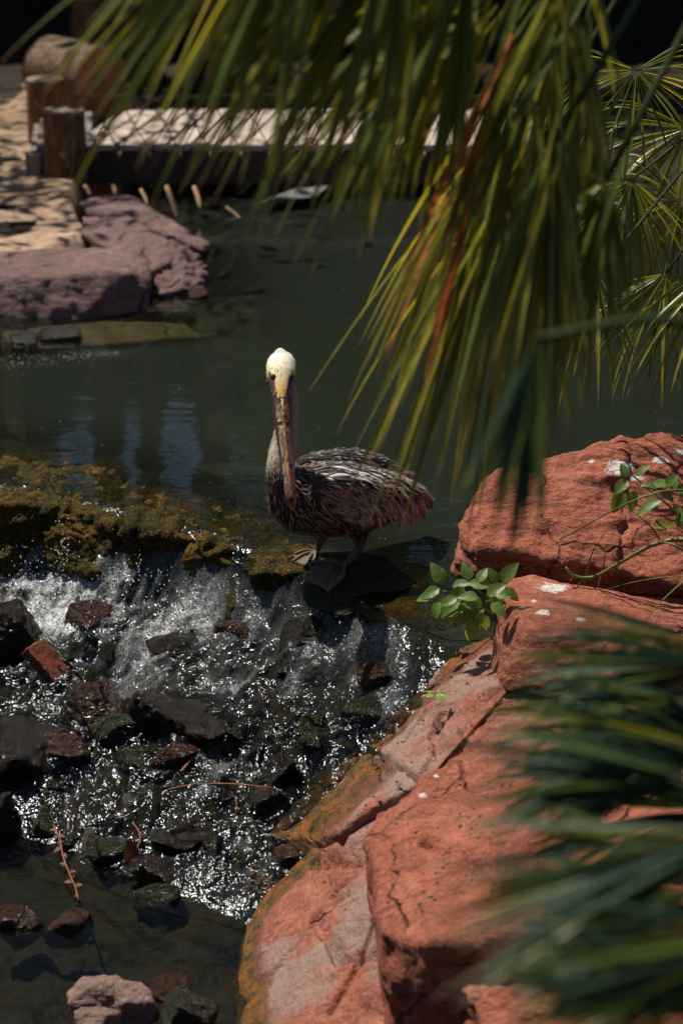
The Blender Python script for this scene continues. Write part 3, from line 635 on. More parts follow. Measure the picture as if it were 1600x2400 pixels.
for s in [(240, 2345, 150, 90, M['pink_cobble'], 'pinkish cobble nearest the left in the bottom group', 140, .6),
          (318, 2355, 110, 90, M['pink_cobble'], 'squarish pinkish cobble touching its larger neighbour at the bottom', 141, .5),
          (225, 2410, 110, 60, M['pink_cobble'], 'pinkish cobble cut by the bottom edge of the photo', 142, .6),
          (390, 2330, 110, 50, R_, 'orange stained stone behind the bottom cobbles', 143, .7),
          (445, 2370, 130, 110, G_, 'dark green cobble with a yellow mossy crown at the bottom', 144, .7)]:
    stone(*s, name='cobble', lift=.045)
# slanting brick
bp = hit(115, 1590)+np.array([0, 0, .05]); e1 = at(78, 1552, bp[1]+.03)-at(150, 1635, bp[1]-.03); e1 /= np.linalg.norm(e1); e2 = np.cross(e1, [0, .9, .45]); e2 /= np.linalg.norm(e2); e3 = np.cross(e1, e2)
V, F = boxm(bp, e1*.085, e2*.022, e3*.045)
rock('brick', (V, F), M['brick'], 'broken red brick slanting out of the foam at left', 'brick', voxel=.005, seed=150, amp=.0025, size=.03, sm=1)
tag(put('fallen_stick', *tube([bp+e1*.07+e3*.0+e2*-.035+[0.03, .0, .02], bp-e1*.10+[0.035, 0, .0]+e2*-.035], [.006, .005]), M['green_wet']), 'thin dark green stick lying along the broken brick', 'stick')

# ================================================================== FOOTBRIDGE
DZ = .285; yN, yF = 13.0, 14.25
xL = at(196, 350, yN)[0]-.0
br = empty('wooden_footbridge', (0, 13.6, .0), 'low bleached wooden footbridge crossing behind the hanging palm leaves', 'footbridge')
np_ = 19
base_pl = None
for i in range(np_):
    x = xL+.01+i*.145; lean = .16
    V, F = boxm((x+.07, 0, 0), (.057, 0, 0), (0, (yF-yN)/2, 0), (0, 0, .018)); V = np.array(V)
    V[:, 0] += V[:, 1]*lean + random.uniform(-.004, .004); V[:, 1] += random.uniform(-.015, .015); V += np.array([0, (yN+yF)/2, DZ+random.uniform(-.005, .005)])
    put('plank', V, F, M['deck'], br, smooth=False)
XE = xL+np_*.145
put('fascia_beam', *boxm(((xL+XE)/2, yN+.03, DZ-.12), ((XE-xL)/2, 0, 0), (0, .03, 0), (0, 0, .095)), M['beam'], br, smooth=False)
put('rear_beam', *boxm(((xL+XE)/2+.1, yF-.05, DZ-.12), ((XE-xL)/2, 0, 0), (0, .03, 0), (0, 0, .095)), M['beam'], br, smooth=False)
# end boards at the left
a, b = at(32, 275, 13.9), at(62, 425, 13.0)
for nm, c, hx, hy, hz in (('end_board', (xL-.17, 13.55, DZ-.0), .16, .60, .018), ('end_beam', (xL-.335, 13.5, DZ-.12), .03, .62, .10), ('end_face', (xL-.17, 12.95, DZ-.12), .165, .03, .10)):
    V, F = boxm((0, 0, 0), (hx, 0, 0), (0, hy, 0), (0, 0, hz)); V = np.array(V); V[:, 0] -= V[:, 1]*.10; V += np.array(c); put(nm, V, F, M['grey_board'], br, smooth=False)
def post(px0, px1, pyt, Y, zb_, label):
    w_ = at(px1, pyt, Y)[0]-at(px0, pyt, Y)[0]; r = w_/2; c = at((px0+px1)/2, pyt, Y); zt = c[2]
    e = empty('wooden_post', (c[0], c[1], zb_), label, 'post', 'round posts at the footbridge end')
    n = 28; V = []; F = []; lev = 14
    for k in range(lev+1):
        z = zb_+(zt-.012-zb_)*k/lev; rr = r*(1.03-.05*k/lev)
        for j in range(n):
            th = 2*math.pi*j/n; q = rr*(1+.015*math.sin(3*th+1)+.008*math.sin(7*th+k*.2)); V.append((c[0]+q*math.cos(th), c[1]+q*math.sin(th), z))
    for k in range(lev):
        for j in range(n): F.append((k*n+j, k*n+(j+1) % n, (k+1)*n+(j+1) % n, (k+1)*n+j))
    put('shaft', V, F, M['post'], e)
    V = []; F = []
    for rr, z in ((.985, zt-.013), (.985, zt-.003), (.93, zt+.003), (.5, zt+.004)):
        for j in range(n): th = 2*math.pi*j/n; V.append((c[0]+r*rr*math.cos(th), c[1]+r*rr*math.sin(th), z))
    for k in range(3):
        for j in range(n): F.append((k*n+j, k*n+(j+1) % n, (k+1)*n+(j+1) % n, (k+1)*n+j))
    F.append(tuple(3*n+j for j in range(n))); put('end_grain', V, F, M['post_top'], e)
    return e, c, r, zt
e, c, r, zt = post(99, 199, 257, 12.9, 0., 'nearer round wooden post with a rusty stained side and a knot')
kn = at(148, 362, 12.9-r*1.0); Vk, Fk = tube([kn+[0, .02, 0], kn+[0, -.012, 0]], [.028, .018], 10); put('knot', Vk, Fk, M['cane'], e)
post(60, 152, 184, 14.05, .1, 'farther round wooden post with a pale mossy top')
# log lying behind
lg = empty('cut_log', at(215, 240, 14.9), 'large cut log lying on its side behind the posts, orange end grain towards us', 'log')
cF = at(240, 190, 14.75); ax = np.array([-.62, .52, .03]); ax /= np.linalg.norm(ax); R_l = .235
n = 40; s1v = np.cross(ax, [0, 0, 1]); s1v /= np.linalg.norm(s1v); s2v = np.cross(s1v, ax)
def ring(t, rr): return [cF+ax*t+rr*(1+.02*math.sin(5*2*math.pi*j/n)+.012*math.sin(11*2*math.pi*j/n+t*9))*(math.cos(2*math.pi*j/n)*s1v+math.sin(2*math.pi*j/n)*s2v) for j in range(n)]
V = []; F = []
for k in range(16): V += ring(.006+k*.034, R_l)
for k in range(15):
    for j in range(n): F.append((k*n+j, (k+1)*n+j, (k+1)*n+(j+1) % n, k*n+(j+1) % n))
F.append(tuple(15*n+j for j in range(n))); put('bark', V, F, M['bark'], lg)
V = ring(0, R_l*.93)+ring(.004, R_l*.6); V += [cF+ax*.006]; F = [(j, (j+1) % n, n+(j+1) % n, n+j) for j in range(n)]+[(n+j, n+(j+1) % n, 2*n) for j in range(n)]
V2 = ring(.003, R_l*.99); put('cut_face', V, F, M['cut'], lg)
V = ring(0, R_l*.93)+ring(.003, R_l*1.0); F = [(j, n+j, n+(j+1) % n, (j+1) % n) for j in range(n)]; put('bark_rim', V, F, M['cane'], lg)
# tree left of the frame dappling the sand
t = empty('tree', (-3.9, 13.9, .1), 'leafy tree just outside the left frame edge, dappling the sand and posts', 'tree')
put('trunk', *tube([(-3.9, 13.9, 0), (-3.85, 13.9, 1.6), (-3.75, 13.8, 3.4)], [.14, .11, .08], 12), M['bark'], t)
Vc = []; Fc = []
for k in range(1500):
    c_ = np.array([-3.7, 13.9, 4.0])+RNG.normal(size=3)*[.85, .85, .5]; d1_ = RNG.normal(size=3); d1_ /= np.linalg.norm(d1_); d2_ = np.cross(d1_, RNG.normal(size=3)); d2_ /= np.linalg.norm(d2_)
    m = len(Vc); Vc += [c_-d1_*.11, c_+d2_*.035, c_+d1_*.11, c_-d2_*.035]; Fc.append((m, m+1, m+2, m+3))
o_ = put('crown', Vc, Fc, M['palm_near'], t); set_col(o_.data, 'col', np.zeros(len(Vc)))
# rope netting along the near edge
nt_ = empty('rope_netting', (0, 12.95, DZ), 'low criss-cross rope netting strung along the near edge of the footbridge', 'netting')
netz = .30; k0 = xL+.04; stp = .178
put('top_rope', *tube([(k0-.1+.3*i, 13.02+.0*i, DZ+netz-.008*math.sin(i)) for i in range(10)], .005, 6), M['rope'], nt_)
for i in range(15):
    xb = k0+i*stp
    for sgn in (-1, 1):
        pts = [np.array([xb, 12.955, DZ-.02]), np.array([xb+sgn*stp*.55, 12.99, DZ+netz*.5]), np.array([xb+sgn*stp*1.1, 13.02, DZ+netz])]
        if sgn < 0 and i == 0: continue
        put('rope', *tube(crom(pts, 6), .0045, 5), M['rope'], nt_)
    put('peg', *tube([(xb, 12.975, DZ-.02), (xb, 12.945, DZ-.03), (xb, 12.935, DZ-.05)], [.011, .012, .009], 7), M['cane'], nt_)
for j, (x0, y0, x1, y1, rr) in enumerate([(198, 434, 214, 462, .011), (264, 434, 270, 458, .012), (330, 444, 346, 482, .010), (390, 436, 418, 520, .015), (455, 438, 470, 492, .014), (530, 485, 572, 520, .006)]):
    p0, p1 = at(x0, y0, 12.5), at(x1, y1, 12.35)
    tag(put('cane_stub', *tube(crom([p0, (p0+p1)/2+[.005, 0, 0], p1], 6), [rr*.8, rr, rr, rr, rr*.7, rr*.3], 8), M['cane']),
        ['leftmost cut cane stub poking out under the footbridge, beside the nearer post', 'short upright cane stub, second from the post', 'thin cane stub above the layered slab, third from the post', 'longest pale cane stub, leaning, under the footbridge beam', 'cane stub with a frayed orange end right of the longest one', 'thin reddish twig end in the shade under the footbridge'][j], 'cane', 'cane stubs under the footbridge')
# tree trunks in the shade behind the bridge (seen mirrored in the pond)
for i, (px, r) in enumerate([(235, .15), (340, .12), (490, .15), (900, .2)]):
    b = on(px, 235, .1); b[1] = 16.9; b[0] = (px-800)/FPX*17.2
    t = empty('tree', (b[0], b[1], .05), ['trunk standing in shade above the cut log', 'slim trunk in the dark right of the log', 'trunk in shade behind the leaf curtain, centre left', 'thick trunk in shade behind the leaf curtain, centre'][i], 'tree', 'shaded trunks behind the footbridge')
    put('trunk', *tube([(b[0], b[1], 0), (b[0]+.05, b[1], 1.5), (b[0]-.03, b[1]+.1, 3.2), (b[0]+.1, b[1]+.1, 5.2)], [r*1.2, r, r*.9, r*.7], 14), M['bark'], t)
    Vc = []; Fc = []
    for k in range(1300):
        c_ = np.array([b[0]+.1, b[1]+.2, 4.7])+RNG.normal(size=3)*[1.1, .7, .9]; d1_ = RNG.normal(size=3); d1_ /= np.linalg.norm(d1_); d2_ = np.cross(d1_, RNG.normal(size=3)); d2_ /= np.linalg.norm(d2_)
        m = len(Vc); Vc += [c_-d1_*.12, c_+d2_*.04, c_+d1_*.12, c_-d2_*.04]; Fc.append((m, m+1, m+2, m+3))
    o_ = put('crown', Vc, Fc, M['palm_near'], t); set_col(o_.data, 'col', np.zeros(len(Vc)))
# ================================================================== PELICAN
pel = empty('pelican', at(770, 1330, 6.80), 'brown pelican with a pale yellow head standing on the wet rock, bill hanging straight down', 'bird')
def loft(spec, n=24, sides=24):
    C = crom([s[0] for s in spec], n); RV = crom([[s[1], s[2], 0] for s in spec], n); A = []; B = []
    for i in range(n):
        t = C[min(i+1, n-1)]-C[max(i-1, 0)]; t /= np.linalg.norm(t); up = np.array([0, 0, 1.])
        if abs(t[2]) > .85: up = np.array([0, 1., 0])
        a = np.cross(t, up); a /= np.linalg.norm(a); b = np.cross(a, t); A.append(a*RV[i, 1]); B.append(b*RV[i, 0])
    return eltube(C, A, B, sides)
body = loft([(at(640, 1140, 6.66), .02, .02), (at(664, 1150, 6.69), .075, .060), (at(710, 1170, 6.74), .110, .095), (at(770, 1170, 6.82), .122, .115), (at(840, 1168, 6.92), .108, .115), (at(905, 1162, 7.02), .082, .095), (at(955, 1160, 7.10), .050, .07), (at(985, 1172, 7.16), .022, .05)])
neck = loft([(at(684, 1190, 6.74), .06, .06), (at(662, 1140, 6.70), .058, .050), (at(650, 1085, 6.70), .036, .034), (at(660, 1020, 6.74), .029, .027), (at(672, 960, 6.76), .027, .026), (at(670, 910, 6.73), .028, .028), (at(662, 875, 6.70), .036, .036)])
hd = loft([(at(664, 838, 6.76), .012, .014), (at(661, 845, 6.73), .032, .036), (at(659, 856, 6.68), .042, .0455), (at(658, 876, 6.63), .038, .0435), (at(657, 900, 6.59), .028, .035), (at(658, 922, 6.555), .019, .025), (at(659, 940, 6.53), .012, .016)])
wingn = loft([(at(742, 1125, 6.64), .02, .02), (at(760, 1150, 6.67), .060, .035), (at(820, 1172, 6.74), .078, .040), (at(880, 1180, 6.84), .070, .04), (at(940, 1180, 6.97), .045, .03), (at(985, 1185, 7.08), .015, .015)])
wingf = loft([(at(700, 1085, 6.98), .02, .02), (at(740, 1092, 7.02), .045, .04), (at(820, 1090, 7.08), .055, .045), (at(890, 1100, 7.14), .045, .04), (at(960, 1130, 7.18), .02, .02)])
legs = []
for pts, rr in (([at(838, 1235, 6.90), at(843, 1275, 6.88), at(825, 1305, 6.86), at(806, 1328, 6.83)], [.045, .017, .013, .013]), ([at(752, 1235, 6.95), at(750, 1268, 6.95), at(743, 1282, 6.95), at(738, 1300, 6.93)], [.04, .016, .012, .012])):
    V, F = tube(crom(pts, 12), np.interp(np.linspace(0, 1, 12), np.linspace(0, 1, 4), rr), 12); legs.append((V, F))
tuft = loft([(at(650, 820, 6.68), .006, .006), (at(657, 826, 6.69), .016, .017), (at(668, 828, 6.69), .010, .01)], 10, 12)
V, F = join([body, neck, hd, wingn, wingf, tuft]+legs)
org = np.array(pel.location)
me = remesh(np.array(V)-org, F, .0065, 3); me.materials.clear(); me.materials.append(M['plumage']); bo = link('body', me, pel)
vb = co(me)+org; k = (vb-C0)@FW; PX = 800+FPX*((vb-C0)@RT)/k; PY = 1200-FPX*((vb-C0)@UP)/k
col = np.tile(np.array([.035, .027, .022]), (len(vb), 1))
def blend(c, m): global col; col = col*(1-m[:, None])+np.array(c)*m[:, None]
fr_ = fbm(vb, .02, 3, 4)
neckm = sstep(-PY, -1125, -1080)*(PX < np.where(PY < 1062, 720, 690)); blend((.36, .31, .22), neckm*(PX < 668)); blend((.17, .11, .10), neckm*(PX >= 668))
blend((.55, .49, .35), neckm*sstep(PY, 1030, 1070)*(PX < 668)*.8)
headm = (PY < 945)*(PX < 712)*1.; blend((.085, .04, .05), headm)
wedge = np.interp(PY, [862, 874, 886, 905, 925, 940], [40, 25, 15.5, 13.5, 11, 5]); fore = headm*sstep(wedge-np.abs(PX-660), -1.5, 1.5)*sstep(-PY, -936, -926); side = headm*sstep(np.abs(PX-659), 29, 31)*sstep(-PY, -890, -882)
blend((.78, .70, .44), np.maximum(fore, side)); blend((.70, .42, .12), fore*sstep(PY, 868, 915))
blend((.85, .82, .68), headm*sstep(-PY, -868, -838))
legm = (PY > 1262)*1.; blend((.10, .075, .065), legm)
set_col(me, 'col', np.clip(col*(1+.35*fr_[:, None]*(1-headm[:, None]*.7)), .005, 1))
bvh = BVHTree.FromPolygons([Vector(x) for x in vb], [tuple(p.vertices) for p in me.polygons])
# bill
bl = [(at(658, 918, 6.555), .013, .018), (at(660, 935, 6.54), .015, .021), (at(663, 975, 6.51), .012, .0205), (at(669, 1040, 6.465), .010, .0175), (at(676, 1110, 6.42), .010, .0165), (at(681, 1155, 6.395), .011, .018), (at(684, 1178, 6.385), .009, .0135), (at(685, 1196, 6.385), .003, .004)]
V, F = loft(bl, 48, 20); o = put('bill', V, F, M['bill'], pel)
V = np.array(V); k = (V-C0)@FW; PYb = 1200-FPX*((V-C0)@UP)/k; PXb = 800+FPX*((V-C0)@RT)/k
cx = np.interp(PYb, [893, 1196], [657, 685]); right = sstep(PXb-cx, -3, 5)
cb = np.array([.46, .34, .22])*(1-right[:, None])+np.array([.72, .29, .12])*right[:, None]
m = sstep(PYb, 1120, 1160)[:, None]; cb = cb*(1-m)+np.array([.26, .055, .035])*m
m = sstep(PYb, 1180, 1192)[:, None]; cb = cb*(1-m)+np.array([.5, .33, .12])*m
m = (PYb < 945)[:, None]; cb = cb*(1-m)+np.array([.12, .07, .06])*m; set_col(o.data, 'col', cb)
# ridge of the bill and nail
V, F = tube([p[0]+np.array([.002, -p[1]*.8, .004]) for p in bl[1:-1]], [.005, .005, .005, .0055, .006, .005], 8); o = put('bill_ridge', V, F, M['bill'], pel); set_col(o.data, 'col', np.tile([.72, .31, .13], (len(V), 1)))
V, F = tube([at(680, 1158, 6.384), at(682, 1168, 6.374), at(684, 1178, 6.376)], [.004, .0065, .003], 8); o = put('bill_nail', V, F, M['plumage'], pel); set_col(o.data, 'col', np.tile([.02, .012, .01], (len(V), 1)))
# pouch
pc = loft([(at(662, 885, 6.68), .008, .010), (at(663, 900, 6.66), .03, .034), (at(669, 940, 6.63), .036, .0415), (at(671, 990, 6.59), .034, .038), (at(673, 1040, 6.545), .026, .030), (at(676, 1090, 6.50), .016, .021), (at(680, 1140, 6.45), .008, .014)], 30, 20)
o = put('pouch', *pc, M['plumage'], pel); V = np.array(pc[0]); k = (V-C0)@FW; PXp = 800+FPX*((V-C0)@RT)/k
m = sstep(PXp, 674, 688)[:, None]; set_col(o.data, 'col', np.array([.065, .030, .030])*(1-m)+np.array([.42, .26, .24])*m)
for px, py, Y in ((641, 884, 6.585), (681, 884, 6.585)):
    c_ = at(px, py, Y)
    h = bvh.ray_cast(Vector(C0), Vector(ray(px, py)).normalized())
    if h[0]: c_ = np.array(h[0])
    V, F = eltube([c_+np.array([0, s, 0]) for s in (-.0055, -.004, 0, .004, .0055)], [[r_, 0, 0] for r_ in (.001, .006, .0085, .006, .001)], [[0, 0, r_] for r_ in (.001, .007, .0105, .007, .001)], 14)
    ey = put('eye', V, F, M['plumage'], pel); set_col(ey.data, 'col', np.tile([.085, .03, .035], (len(V), 1)))
    V, F = eltube([c_+np.array([0, -.0045+s, .0]) for s in (-.002, -.001, .002)], [[r_, 0, 0] for r_ in (.001, .003, .003)], [[0, 0, r_] for r_ in (.001, .003, .003)], 10)
    o = put('pupil', V, F, M['bill'] if 0 else M['plumage'], ey); set_col(o.data, 'col', np.tile([.004, .004, .004], (len(V), 1)))
# webbed feet draped over the rock
def foot(ankle, toes, zoff=.0):
    V = []; F = []; nr = 10; T = [crom([ankle, (np.array(ankle)+t)/2+np.array([0, 0, .010]), t], nr) for t in toes]
    rows = []
    for i in range(nr):
        row = []
        for a, b in zip(T[:-1], T[1:]):
            for u in np.linspace(0, 1, 5)[:-1]: row.append(a[i]*(1-u)+b[i]*u+np.array([0, 0, -.004*math.sin(u*math.pi)])-(.10*math.sin(u*math.pi)*(i/(nr-1))**3)*((a[i]+b[i])/2-ankle))
        row.append(T[-1][i]); rows.append(row)
    nc = len(rows[0])
    for lay in (.003, -.003):
        for r_ in rows:
            for p in r_: V.append(p+np.array([0, 0, lay]))
    N = nr*nc
    for i in range(nr-1):
        for j in range(nc-1):
            a = i*nc+j; F.append((a, a+1, a+nc+1, a+nc)); F.append((N+a, N+a+nc, N+a+nc+1, N+a+1))
    for i in range(nr-1):
        for j in (0, nc-1): a = i*nc+j; F.append((a, a+nc, N+a+nc, N+a))
    for j in range(nc-1): a = (nr-1)*nc+j; F.append((a, a+1, N+a+1, N+a))
    o = put('webbed_foot', V, F, M['plumage'], pel); v = np.array(V); set_col(o.data, 'col', np.clip(np.tile([.14, .115, .085], (len(V), 1))*(1+.5*fbm(v, .012, 3, 5)[:, None]), .01, 1))
    for t in T:
        V2, F2 = tube(t+np.array([0, 0, .003]), np.linspace(.008, .004, nr), 8); q = put('toe', V2, F2, M['plumage'], o); set_col(q.data, 'col', np.tile([.16, .12, .09], (len(V2), 1)))
foot(at(806, 1324, 6.83), [at(722, 1322, 6.72), at(716, 1362, 6.60), at(768, 1388, 6.57), at(805, 1352, 6.66)])
foot(at(738, 1297, 6.93), [at(690, 1300, 6.86), at(684, 1318, 6.80), at(716, 1326, 6.78), at(738, 1312, 6.84)])
# small contour feathers, thousands
def small_feather(p, n_, d, L, W, c_in, c_out, V, F, Cc, lift=.25):
    d = d-n_*(d@n_); d /= np.linalg.norm(d)+1e-9; s = np.cross(n_, d); d2 = d+n_*lift*.35; m = len(V)
    V += [p-n_*.001, p+d2*L*.5+s*W/2+n_*.0005, p+d2*L*.5+n_*W*.28, p+d2*L*.5-s*W/2+n_*.0005, p+d2*L+n_*.0003]
    F += [(m, m+1, m+2), (m, m+2, m+3), (m+1, m+4, m+2), (m+2, m+4, m+3)]
    Cc += [c_out*.8, c_out, c_in, c_out, c_in*.9]
me.calc_loop_triangles(); nP = len(me.polygons); ar = np.empty(nP); me.polygons.foreach_get('area', ar); cen = np.empty(nP*3); me.polygons.foreach_get('center', cen); cen = cen.reshape(-1, 3)+org
nor = np.empty(nP*3); me.polygons.foreach_get('normal', nor); nor = nor.reshape(-1, 3)
idx = RNG.choice(nP, 9500, p=ar/ar.sum()); tailv = at(960, 1180, 7.1)-at(690, 1150, 6.74); tailv /= np.linalg.norm(tailv)
V = []; F = []; Cc = []
for i in idx:
    p = cen[i]+RNG.normal(size=3)*.002; n_ = nor[i]; px, py = proj(p)
    if py < 905 and px < 720:
        if py > 890 or (py > 868 and abs(px-659) < 31): continue
        f = np.clip((py-835)/45, 0, 1); c = np.array([.88, .85, .70])*(1-f)+np.array([.74, .62, .34])*f
        small_feather(p, n_, np.array([(px-660)*.01, -.35, -1.])+RNG.normal(size=3)*.15, RNG.uniform(.008, .014), .0018, c*RNG.uniform(.85, 1.15), c*.75, V, F, Cc, .25); continue
    if py > 1258: continue
    g = RNG.uniform(.7, 1.3)
    if py < 905 and px < 720: continue
    if py < 1085 and px < (712 if py < 1062 else 690):   # neck plush
        if px > 684 and py < 1062: continue
        d = np.array([0, 0, -1.])+RNG.normal(size=3)*.15; c = np.array([.40, .36, .28]) if px < 672 else np.array([.22, .15, .13]); small_feather(p, n_, d, .012, .0022, c*g, c*.7, V, F, Cc, .3); continue
    if py < 1150 and px < 668:   # pale foreneck running into the dark breast
        f = np.clip((py-1085)/50, 0, 1); c = np.array([.45, .40, .27])*(1-f)+np.array([.06, .045, .03])*f; d = np.array([.05, 0, -1.])+RNG.normal(size=3)*.2
        small_feather(p, n_, d, .018, .003, c*g, c*.4, V, F, Cc, .4); continue
    breast = (px < 745+max(0, (py-1190))*2.2) and py > 1075
    if breast:
        f = np.clip((px-650)/90, 0, 1); d = tailv*(.25+f*.9)+np.array([0, 0, -.85+.6*f])+RNG.normal(size=3)*.22
        if RNG.random() < .42: small_feather(p, n_, d, RNG.uniform(.022, .036), .0026, np.array([.42, .29, .22])*g, np.array([.14, .095, .07]), V, F, Cc, .5)
        else: small_feather(p, n_, d, .026, .005, np.array([.022, .017, .015])*g, np.array([.012, .01, .01]), V, F, Cc, .4)
    elif py < 1135:
        g *= 1.25  # upper feathers brightened to paint the lit silver rim of the back
        d = tailv+np.array([.0, -.25, -.15])+RNG.normal(size=3)*.12; c = np.array([.32, .27, .25]) if RNG.random() < .45 else np.array([.035, .028, .026])
        small_feather(p, n_, d, RNG.uniform(.018, .03), .0045, c*g, np.array([.03, .024, .022]), V, F, Cc, .4)
    else:
        d = tailv+np.array([0, 0, -.45])+RNG.normal(size=3)*.12; c = np.array([.34, .22, .17]) if RNG.random() < .65 else np.array([.06, .042, .035])
        small_feather(p, n_, d, RNG.uniform(.025, .045), .006, c*g, np.array([.05, .035, .03]), V, F, Cc, .35)
o = put('body_feathers', V, F, M['feather'], pel); set_col(o.data, 'col', np.clip(np.array(Cc)*1.35, .004, .9)); o['kind'] = 'stuff'
# large wing feathers, each a part
def big_feather(px, py, ang, L, W, c1, c2, lift=.005, curl=.20):
    h = bvh.ray_cast(Vector(C0), Vector(ray(px, py)).normalized())
    if not h[0]:
        q = bvh.find_nearest(Vector(at(px, py, 7.0))); p, n_ = np.array(q[0]), np.array(q[1])
    else: p, n_ = np.array(h[0]), np.array(h[1])
    a = math.radians(ang); d = RT*math.cos(a)+UP*math.sin(a)+FW*.42*math.cos(a); d = d-n_*(d@n_)*.85; d /= np.linalg.norm(d); s = np.cross(n_, d); s /= np.linalg.norm(s); nn = np.cross(d, s)
    if nn@n_ < 0: nn = -nn
    V = []; F = []; C = []; m = 9
    for i in range(m):
        t = i/(m-1); wv = W*.5*(math.sin(math.pi*min(1, t*.80+.10))**.6)*(1 if t < .82 else math.sqrt(max(0, 1-((t-.82)/.185)**2)))
        c = p-n_*.002+d*L*t+nn*(lift*min(1, t*2.2)+.0)-nn*curl*L*t*t
        for u in (-1, -.5, 0, .5, 1):
            V.append(c+s*wv*u+nn*(W*.16*(1-u*u))); g = 1+.15*math.sin(i*2.3+u*4)
            C.append((np.array(c1)*(1-abs(u)**2.)+np.array(c2)*abs(u)**2.)*g)
    for i in range(m-1):
        for j in range(4): a_ = i*5+j; F.append((a_, a_+1, a_+6, a_+5))
    o = put('feather', V, F, M['feather'], pel); set_col(o.data, 'col', np.clip(np.array(C)*1.3, .004, .9))
SIL = (.56, .49, .46); BRN = (.34, .25, .205); DK = (.05, .036, .03); PAL = (.70, .63, .60)
R2 = random.Random(5)
for r_, (x0, x1, y0, y1, n_, ang, L, W, ca, cb_) in enumerate([
    (905, 985, 1235, 1165, 10, -35, .085, .026, BRN, DK),
    (800, 960, 1215, 1190, 14, -42, .085, .020, BRN, DK),
    (780, 955, 1190, 1165, 14, -36, .085, .018, BRN, DK),
    (765, 940, 1168, 1140, 14, -32, .075, .016, (.22, .15, .12), DK),
    (900, 975, 1068, 1120, 8, -12, .085, .022, (.33, .26, .23), DK),
    (860, 960, 1085, 1128, 9, -14, .09, .022, (.36, .28, .25), DK),
    (800, 930, 1078, 1110, 9, -8, .085, .020, SIL, DK),
    (770, 890, 1098, 1112, 9, -2, .085, .019, PAL, DK),
    (745, 840, 1118, 1118, 8, 12, .07, .017, SIL, DK),
    (935, 985, 1150, 1205, 7, -40, .075, .026, (.28, .22, .19), (.12, .09, .08))]):
    for i in range(n_):
        t = i/(n_-1); g = R2.uniform(.7, 1.25)
        big_feather(x0+(x1-x0)*t+R2.uniform(-6, 6), y0+(y1-y0)*t+R2.uniform(-5, 5), ang+R2.uniform(-9, 9), L*R2.uniform(.85, 1.2), W*R2.uniform(.85, 1.15), [g*c for c in ca], cb_)
big_feather(975, 1188, -12, .055, .016, (.6, .55, .5), (.4, .35, .32))

# ================================================================== PALMS
def leaflet(hub, d, L, W, droop, seed, mat, parent, twist=0., sag0=.25, name='leaflet'):
    r = random.Random(seed); m = 11; p = np.array(hub, float); d = np.array(d, float); d /= np.linalg.norm(d)
    V = []; A = []; F = []; step = L/(m-1)
    for i in range(m):
        t = i/(m-1)
        s = np.cross(d, [0, 0, 1.]); ns = np.linalg.norm(s); s = s/ns if ns > .15 else np.array([1., 0, 0]); nn = np.cross(s, d)
        a = twist+.5*t; s2 = s*math.cos(a)+nn*math.sin(a); n2 = np.cross(s2, d)
        wv = W*.5*(.35+.65*min(1, t*3.5))*(1-max(0, (t-.45)/.55)**1.6*.93)
        V += [p-s2*wv+n2*wv*.35, p, p+s2*wv+n2*wv*.35]; A += [t]*3
        g = droop*max(0, (t-sag0))*1.6/(m-1)*3.; d = d+np.array([0, 0, -1.])*g+np.array([r.uniform(-.02, .02), r.uniform(-.02, .02), 0]); d /= np.linalg.norm(d); p = p+d*step
    for i in range(m-1):
        for j in (0, 1): a_ = i*3+j; F.append((a_, a_+1, a_+4, a_+3))
    o = put(name, V, F, mat, parent); set_col(o.data, 'col', A); return o
EXTRA = {}
def frond(palm, hub, a0, a1, n, L, W, droop, mats, crown, seed, depth=(-.25, .25), label=None, petr=.009, Lj=.2, extra=0):
    """fan leaf: leaflets spread from the hub through image-plane angles a0..a1 (degrees, 0 = right, 90 = up)"""
    r = random.Random(seed); f = bpy.data.objects.new('frond', None); COL.objects.link(f); f.parent = palm; f.location = Vector(hub)-palm.location; f.empty_display_size = .05
    if label: f['label'] = label
    for i in range(n):
        t = (i+.5)/n; a = math.radians(a0+(a1-a0)*t+r.uniform(-3, 3)); dp = depth[0]+(depth[1]-depth[0])*r.random()
        d = RT*math.cos(a)+UP*math.sin(a)+np.array([0, 1., 0])*dp; d /= np.linalg.norm(d)
        L_ = L*(.72+.28*math.sin(math.pi*t))*r.uniform(1-Lj, 1+Lj*.6); mt = mats[r.randrange(len(mats))]
        leaflet(np.array(hub)+d*.02, d, L_, W*r.uniform(.75, 1.15), droop*r.uniform(.7, 1.3), seed*100+i, mt, f, twist=r.uniform(-.9, .9))
    for i in range(extra):   # beyond 300 leaflets of one palm: gathered into one part
        a = math.radians(r.uniform(a0, a1)); d = RT*math.cos(a)+UP*math.sin(a)+np.array([0, 1., 0])*r.uniform(*depth); d /= np.linalg.norm(d)
        o = leaflet(np.array(hub)+np.array([r.uniform(-.06, .06), r.uniform(-.05, .25), r.uniform(-.06, .1)]), d, L*r.uniform(.55, 1.05), W*r.uniform(.6, 1.1), droop*r.uniform(.7, 1.5), seed*1000+i, mats[r.randrange(len(mats))], palm, twist=r.uniform(-.9, .9))
        EXTRA.setdefault(palm.name, []).append(o)
    h = np.array(hub); c = np.array(crown); mid = (h+c)/2+np.array([0, 0, .12*np.linalg.norm(h-c)])
    put('petiole', *tube(crom([c, mid, h], 12), np.linspace(petr*1.6, petr, 12), 8, flat=.6), M['petiole'], f)
    return f
Pm, Py, Pd, Pn = M['palm'], M['palm_yellow'], M['palm_dead'], M['palm_near']
def trunk(palm, base, top, r):
    b, t = np.array(base), np.array(top); put('trunk', *tube([b, b*.6+t*.4+[.05, 0, 0], t], [r*1.2, r, r*.9], 16), M['bark'], palm)
